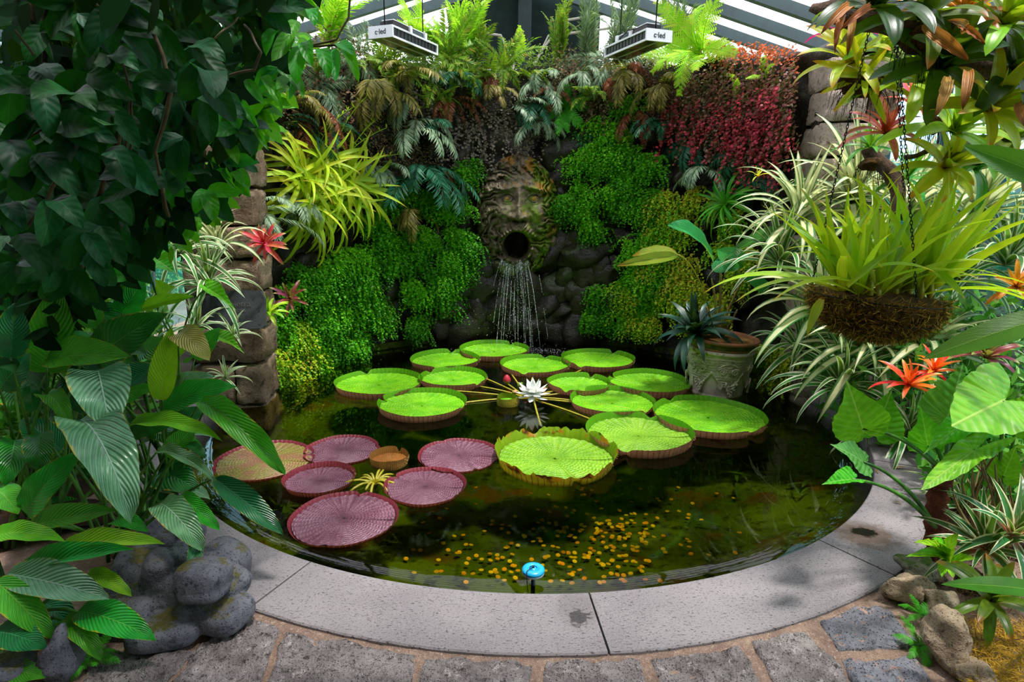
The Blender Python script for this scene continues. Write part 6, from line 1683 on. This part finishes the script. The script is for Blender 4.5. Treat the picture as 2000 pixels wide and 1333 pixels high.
spb = [dict(L=1, Wd=.42, e0=30, e1=-30, kind='broad', fold=.28, nu=11, nv=22, wave=.035, wf=3), dict(L=1, Wd=.42, e0=45, e1=-70, kind='broad', fold=.35, nu=11, nv=22, wave=.05, wf=4), dict(L=1, Wd=.42, e0=12, e1=-12, kind='broad', fold=.45, nu=11, nv=22, wave=.03, wf=2), dict(L=1, Wd=.42, e0=60, e1=-60, kind='lance', fold=.5, nu=11, nv=22, wave=.07, wf=3)]
BL = {k: LS('leaf', m, spb) for k, m in dict(d=M_bd, m=M_bm, l=M_bl, g=M_bg, y=M_by).items()}
plants = {
 'a': ('broad_leaved_plant', 'tall dark broad-leaved plant at the left edge under the overhanging foliage', P(70, 1000, 2.7)),
 'b': ('broad_leaved_plant', 'broad-leaved plant with shiny ribbed leaves leaning over the pond at left', P(240, 1000, 2.6)),
 'c': ('broad_leaved_plant', 'low broad-leaved plant with bright leaves beside the frog statue', P(30, 1290, 2.0)),
 'd': ('broad_leaved_plant', 'sunlit broad-leaved plant with yellow-edged leaves behind the shiny ribbed ones', P(300, 820, 3.1))}
TH = {k: thing(n_, l_, 'plant', Vector((p.x, p.y, 0)), 'broad-leaved plants left of the pond') for k, (n_, l_, p) in plants.items()}
leaves = [ # plant, mat, k, base(px,py,Y), tip, width, face
 ('a','m',0,(92,728,2.75),(112,552,2.6),88,.85), ('a','m',2,(92,702,2.6),(256,698,2.45),72,.75), ('d','d',0,(192,702,2.9),(328,612,2.8),88,.7),
 ('d','l',2,(312,782,2.75),(336,640,2.75),52,.85), ('b','g',1,(190,725,2.6),(216,842,2.35),112,.8), ('d','m',0,(318,800,2.8),(463,755,2.8),60,.7),
 ('d','d',2,(305,722,2.8),(188,765,2.7),60,.6), ('b','g',1,(150,824,2.45),(256,1024,2.1),108,.8), ('b','m',3,(392,785,2.6),(552,925,2.5),46,.7),
 ('b','d',2,(418,935,2.45),(554,1046,2.35),52,.75), ('b','g',1,(312,985,2.3),(398,1078,2.15),62,.8), ('b','d',3,(378,1052,2.2),(371,1132,2.1),26,.8),
 ('b','m',1,(352,972,2.35),(430,1036,2.25),40,.7), ('c','l',0,(-20,1052,2.1),(128,1058,2.05),48,.6), ('c','l',2,(122,1066,2.1),(322,1064,2.05),42,.55),
 ('c','m',2,(38,1118,2.1),(262,1074,2.0),50,.6), ('c','g',2,(15,1122,2.0),(218,1172,1.9),78,.7), ('c','m',0,(152,1195,1.95),(306,1252,1.85),68,.75),
 ('c','m',0,(-10,1135,1.95),(108,1250,1.85),62,.75), ('c','l',1,(168,1128,2.05),(258,1166,2.0),36,.6), ('c','m',1,(122,1212,1.95),(198,1292,1.85),46,.7),
 ('c','d',0,(-10,1235,1.85),(92,1268,1.8),66,.8), ('c','m',0,(10,1318,1.8),(90,1325,1.75),50,.7), ('b','m',0,(52,1005,2.35),(168,878,2.35),64,.75),
 ('b','m',2,(60,1030,2.3),(232,998,2.2),52,.7), ('b','d',1,(82,845,2.5),(84,922,2.4),54,.8), ('a','m',0,(-10,955,2.4),(36,1005,2.3),60,.7),
 ('a','d',1,(66,802,2.7),(60,748,2.7),40,.7), ('a','m',1,(84,778,2.65),(138,838,2.5),44,.7), ('d','l',2,(270,606,3.1),(380,580,3.1),30,.6),
 ('d','y',1,(348,652,2.8),(410,705,2.7),56,.8), ('d','m',3,(238,592,3.0),(262,530,3.0),32,.7), ('d','m',0,(238,612,3.0),(282,540,2.95),52,.75),
 ('a','m',0,(188,640,2.9),(150,580,2.9),50,.8), ('a','d',0,(20,700,2.4),(30,590,2.4),62,.8), ('b','l',0,(252,832,2.5),(436,862,2.4),42,.5),
 ('b','d',0,(250,850,2.5),(338,832,2.5),48,.6), ('b','m',0,(325,892,2.5),(380,834,2.55),46,.7), ('d','y',1,(402,798,2.7),(456,826,2.65),26,.6),
 ('b','g',3,(306,884,2.4),(420,942,2.35),24,.7), ('b','d',1,(364,872,2.5),(402,898,2.45),22,.6), ('a','d',0,(0,760,2.5),(60,690,2.5),60,.8),
 ('a','d',1,(30,860,2.6),(10,950,2.4),60,.7), ('a','d',0,(120,880,2.7),(40,820,2.7),60,.7), ('d','m',0,(380,700,3.1),(430,640,3.1),40,.7),
 ('d','l',0,(330,700,3.1),(400,640,3.1),36,.7), ('d','d',1,(340,840,2.9),(400,800,2.9),50,.6), ('c','d',1,(80,1180,2.15),(150,1240,2.05),60,.6),
 ('a','d',0,(140,800,2.9),(200,720,2.9),70,.7), ('a','d',0,(10,640,2.9),(70,560,2.9),60,.8), ('d','m',0,(230,780,3.0),(300,760,2.9),60,.7),
 ('c','d',0,(60,1290,2.0),(150,1320,1.9),50,.6), ('b','m',1,(230,1020,2.5),(290,1040,2.4),40,.7), ('d','g',0,(330,770,2.9),(420,735,2.9),50,.7)]
rg = random.Random(44)
for i in range(46):   # deeper, mostly hidden leaves
    px, py = rg.uniform(0, 330), rg.uniform(620, 1130); 
    if px > 250 and py > 1000: continue
    a = rg.uniform(-2.6, .8); L = rg.uniform(80, 140)
    leaves.append((rg.choice('abd'), rg.choice('ddmg'), i, (px, py, 3.1), (px + L * math.cos(a), py + L * .6 * abs(math.sin(a)) * (1 if rg.random() < .6 else -1), 3.0), rg.uniform(45, 70), .6))
for i, (pl, m, k, b, t, w_, f) in enumerate(leaves):
    par = TH[pl]; pxleaf(par, BL[m], k, b, t, w_ * 1.2, f, i)
    B = P(*b); base = Vector((WM[par.name].translation.x + rg.gauss(0, .08), WM[par.name].translation.y + rg.gauss(0, .05), .0)); 
    V_, F_ = tubeVF(bez(base, base.lerp(B, .6) + Vector((0, 0, .08)), B, 8), [.009, .0085, .008, .0075, .007, .006, .005, .004], 6)
    part('stem', mk('stem', [tuple(v) for v in V_], F_, M_pet), par)

# ================================================================== OVERHANGING FOLIAGE, TOP LEFT
M_cd = leafmat('climber_leaf_shaded', '0a3418', '104622', '2c6a44', vN=6, vK=1.5, vA=.07, mid=.5, midw=.04, rough=.5, trans=.14, tcol='48c818', spec=.2, var=.4, bump=.12)  # shaded copy: the canopy's shade is put into the leaf colour
M_cl = leafmat('climber_leaf_sunlit', '1f7a14', '2c9418', '6cc840', vN=6, vK=1.5, vA=.1, mid=.5, midw=.04, rough=.4, trans=.55, tcol='68e010', var=.2, bump=.15)  # lit copy: backlight on the edge leaves is put into the colour
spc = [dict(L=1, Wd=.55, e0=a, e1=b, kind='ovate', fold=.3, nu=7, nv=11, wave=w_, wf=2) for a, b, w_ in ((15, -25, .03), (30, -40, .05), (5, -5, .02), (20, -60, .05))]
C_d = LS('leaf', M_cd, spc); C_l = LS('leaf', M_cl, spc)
canopy = [(0, 0), (600, 0), (600, 40), (560, 100), (540, 170), (510, 250), (460, 300), (430, 380), (400, 420), (340, 480), (290, 520), (240, 560), (0, 560)]
cv = thing('overhanging_climber', 'dense dark leafy climber hanging over the upper left corner', 'climber', P(100, 560, 2.5))
rg = random.Random(12); cnt = 0; clusters = sample_poly(canopy, 92, rg) + [(x, y) for x, y in sample_poly([(380, 100), (600, 60), (520, 260), (440, 380), (330, 480), (300, 380)], 40, rg)]
M_stemc = simple('climber_stem', '3a3020', .8, var=.4, nscale=14, col2='5a5030')
for (px, py) in clusters:
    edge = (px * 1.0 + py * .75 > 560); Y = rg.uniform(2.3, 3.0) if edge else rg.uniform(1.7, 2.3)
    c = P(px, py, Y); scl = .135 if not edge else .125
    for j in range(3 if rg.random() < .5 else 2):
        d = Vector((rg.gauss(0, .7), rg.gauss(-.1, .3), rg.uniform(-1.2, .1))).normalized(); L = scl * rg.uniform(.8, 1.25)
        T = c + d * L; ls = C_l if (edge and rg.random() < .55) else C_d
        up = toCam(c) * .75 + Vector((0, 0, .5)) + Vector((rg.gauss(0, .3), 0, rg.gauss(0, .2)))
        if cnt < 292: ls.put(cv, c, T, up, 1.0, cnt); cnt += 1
nr = np.random.default_rng(8); Cc, Dd, Nn_, Sz = [], [], [], []
def addfol(poly, n, Y0, Y1, s0, s1):
    for (px, py) in sample_poly(poly, n, rg): Cc.append(tuple(P(px, py, rg.uniform(Y0, Y1)))); Dd.append((rg.gauss(0, .7), rg.gauss(0, .4), rg.uniform(-1.2, .1))); Nn_.append((rg.gauss(0, .4), -.7 + rg.gauss(0, .3), .5)); Sz.append(rg.uniform(s0, s1))
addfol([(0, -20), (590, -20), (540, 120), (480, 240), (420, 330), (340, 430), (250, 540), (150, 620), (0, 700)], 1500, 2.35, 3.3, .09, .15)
addfol([(0, -400), (600, -400), (600, 0), (0, 0)], 420, 1.7, 2.7, .1, .15)  # unseen leaves out of view, added above to shade the climber
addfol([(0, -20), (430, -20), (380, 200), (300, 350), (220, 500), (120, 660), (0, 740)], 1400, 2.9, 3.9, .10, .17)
M_cs = stuffmat('climber_inner_leaf_shaded', ['03120a', '06200f', '0a2e12', '123c14'], .8, .1, (.15, .5, .02, 1), .05)  # near-black shade of the gaps put into the leaf colour
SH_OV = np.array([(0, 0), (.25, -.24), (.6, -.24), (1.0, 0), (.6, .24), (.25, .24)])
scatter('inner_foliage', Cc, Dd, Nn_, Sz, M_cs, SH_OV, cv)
Cc, Dd, Nn_, Sz = [], [], [], []
addfol([(420, 120), (560, 60), (600, 60), (560, 180), (520, 260), (470, 330), (420, 420), (330, 500), (310, 430), (420, 300)], 420, 2.9, 3.6, .07, .11)
M_cs2 = stuffmat('climber_outer_leaf_lit', ['1c6a10', '3c9c14', '70c818', '2c8010'], .45, .5, (.35, .9, .03, 1))  # brightness of the backlit edge put into the leaf colour
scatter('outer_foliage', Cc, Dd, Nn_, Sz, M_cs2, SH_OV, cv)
for (pts, r) in [([(150, 560, 2.2), (190, 400, 2.1), (230, 260, 1.9)], .008), ([(20, 480, 2.0), (90, 400, 1.9), (130, 300, 1.8)], .006), ([(330, 420, 2.1), (300, 300, 1.9), (330, 180, 1.9), (300, 60, 1.9)], .006), ([(60, 700, 2.8), (70, 300, 2.7), (66, 0, 2.6), (60, -100, 2.6)], .022), ([(110, 650, 2.7), (85, 180, 2.6), (100, 0, 2.5), (100, -100, 2.5)], .018), ([(80, 700, 2.9), (85, 430, 2.8), (60, 250, 2.7)], .014), ([(245, 350, 2.1), (262, 200, 2.0), (240, 120, 2.0)], .004), ([(245, 350, 2.1), (250, 240, 2.1), (258, 160, 2.1)], .004), ([(350, 140, 2.0), (430, 70, 2.0), (460, 30, 2.1)], .003), ([(440, 148, 2.0), (500, 135, 2.0), (518, 100, 2.0), (470, 50, 2.1)], .004), ([(40, 280, 1.9), (110, 230, 1.9), (124, 160, 1.9)], .003), ([(180, 0, 1.9), (215, 40, 1.9)], .003), ([(30, 60, 1.8), (65, 112, 1.8)], .004), ([(600, 85, 2.4), (660, 75, 2.4), (685, 40, 2.4), (688, -40, 2.4)], .004), ([(395, 330, 2.4), (415, 220, 2.4)], .004)]:
    V_, F_ = tubeVF(dense([P(*q) for q in pts], 18), r, 7); V_ = [v + Vector((mnoise.noise(v * 6), 0, mnoise.noise(v * 6 + Vector((3, 0, 0))))) * .02 for v in V_]; part('stem', mk('stem', [tuple(v) for v in V_], F_, M_stemc), cv)
hb = thing('leafy_branch', 'thin branch tip with glowing green leaves before the wall-top ferns', 'branch', P(600, 85, 2.4))
for k, (bx, by, tx, ty, w_) in enumerate([(590, 88, 580, 165, 44), (625, 95, 642, 155, 34), (655, 95, 655, 160, 26), (662, 88, 700, 160, 30), (658, 85, 690, 108, 34), (600, 80, 610, 130, 34), (560, 150, 540, 175, 24), (575, 160, 565, 195, 18), (580, 155, 592, 192, 20), (510, 150, 552, 218, 26), (480, 155, 516, 205, 26), (470, 200, 505, 250, 24), (500, 250, 525, 295, 16), (450, 290, 465, 322, 30), (570, 60, 530, 120, 36), (600, 20, 615, 52, 30), (580, 40, 560, 90, 30), (440, 330, 462, 372, 18), (425, 330, 455, 352, 18), (540, 60, 520, 110, 30)]):
    pxleaf(hb, C_l, k, (bx, by, 2.4), (tx, ty, 2.32), w_, .75, k)
V_, F_ = tubeVF(dense([P(560, 95, 2.5), P(620, 90, 2.42), P(662, 88, 2.4)], 8), .004, 6); part('twig', mk('twig', [tuple(v) for v in V_], F_, M_stemc), hb)

# filler foliage behind the beds, left and right, and shrubs outside the glass
M_fil = stuffmat('bed_foliage', ['1c5a1c', '2c7a24', '4a9a34', '6cb03c', '8aa070'], .45, .3); M_outf = stuffmat('outside_foliage', ['1c5a4c', '2c7a60', '4a9a78', '3c8a50', '16443c'], .6, .3, (.2, .7, .4, 1))
def mass(lab, n, cen, rad, mat, seed, s=(.05, .12), shape=SH_LANCE, name='foliage'):
    r_ = np.random.default_rng(seed); u = unit(r_.normal(0, 1, (n, 3))) * (r_.random((n, 1)) ** .4); C = u * np.array(rad) + np.array(cen); C[:, 2] = np.maximum(C[:, 2], -.5)
    scatter(name, C, r_.normal(0, 1, (n, 3)) + [0, 0, .4], r_.normal(0, 1, (n, 3)), r_.uniform(*s, n), mat, shape, None, 'stuff', lab, 'foliage')
mass('green undergrowth between the left pillar and the broad leaves', 2600, (-3.3, 4.4, .5), (.8, .7, .7), M_fil, 1)
mass('low undergrowth behind the broad leaves at left', 2200, (-2.9, 3.3, .3), (.6, .7, .5), M_fil, 2)
mass('undergrowth under the cream-striped plants at right', 3600, (3.1, 4.4, .4), (.8, 1.2, .7), M_fil, 3)
mass('undergrowth at the right edge behind the elephant-ear plant', 2200, (2.9, 3.0, .3), (.7, .6, .45), M_fil, 4)
for i, (x, y, z, a) in enumerate(((6.2, 3.5, 1.0, 'bluish-green shrub outside the glass at far right'), (6.4, 6.5, 1.0, 'bluish-green shrub outside behind the basket'), (6.3, 9.5, .9, 'distant shrub outside beyond the right pillar'), (-6.4, 5.5, .0, 'shrub outside the left glazing'), (-6.4, 9.0, .1, 'distant shrub outside beyond the left pillar'), (0, 12.5, .8, 'distant hedge outside behind the back wall'))):
    mass(a, 5200, (x, y, z), (1.2 if abs(x) > 1 else 5, 2.0, 1.5), M_outf, 20 + i, (.10, .22), SH_LANCE, 'outside_shrub')
# leaves lying in and on the water, on the coping
M_dead = simple('fallen_leaf', '4a4418', .6, var=.4, nscale=9, col2='8a7030'); M_sub = simple('sunken_leaf', '3c6020', .6, var=.4, nscale=6)
L_dead = LS('leaf', M_dead, [dict(L=1, Wd=.25, e0=15, e1=-15, kind='lance')]); L_sub = LS('leaf', M_sub, [dict(L=1, Wd=.09, e0=20, e1=-20, kind='lance', fold=.2), dict(L=1, Wd=.16, e0=10, e1=-10, kind='lance', fold=.2)])
rg = random.Random(71)
for i in range(42):
    px, py = rg.choice([(rg.uniform(440, 700), rg.uniform(980, 1070)), (rg.uniform(1350, 1620), rg.uniform(900, 1070))])
    q = onbottom(px, py, .02); 
    if math.hypot(q.x - CX, q.y - CY) > 2.3: continue
    a = rg.uniform(0, 6.28); L = rg.uniform(.1, .28); me, c = L_sub.v[i % 2]
    single('sunken_leaf', me, 'slender pale green leaf lying under water on the pond bottom', 'leaf', 'sunken leaves', M=Matrix.Translation(q) @ Matrix.Rotation(a, 4, 'Z') @ Matrix.Scale(L, 4))
me, c = L_dead.v[0]
for i, (px, py, L, lab, z) in enumerate([(1745, 915, .09, 'dark curled fallen leaf on the coping, upper right', .004), (1715, 925, .06, 'small brown fallen leaf on the coping beside the dark curled one', .004), (1762, 985, .05, 'reddish fallen leaf on the coping under the elephant-ear stems', .004), (1658, 1076, .02, 'black beetle-sized leaf scrap on the pale coping joint', .004), (1525, 1175, .02, 'yellow leaf scrap on the front coping', .004), (1805, 1030, .06, 'yellow-brown fallen leaf at the trunk foot', .01), (512, 758, .14, 'thin straw-coloured leaf floating at the left waterline', ZW + .004), (515, 748, .05, 'little orange leaf floating above the thin straw-coloured one', ZW + .006)]):
    single('fallen_leaf', me, lab, 'leaf', 'fallen leaves', M=Matrix.Translation(G(px, py, z)) @ Matrix.Rotation(i * 1.3, 4, 'Z') @ Matrix.Scale(L, 4))
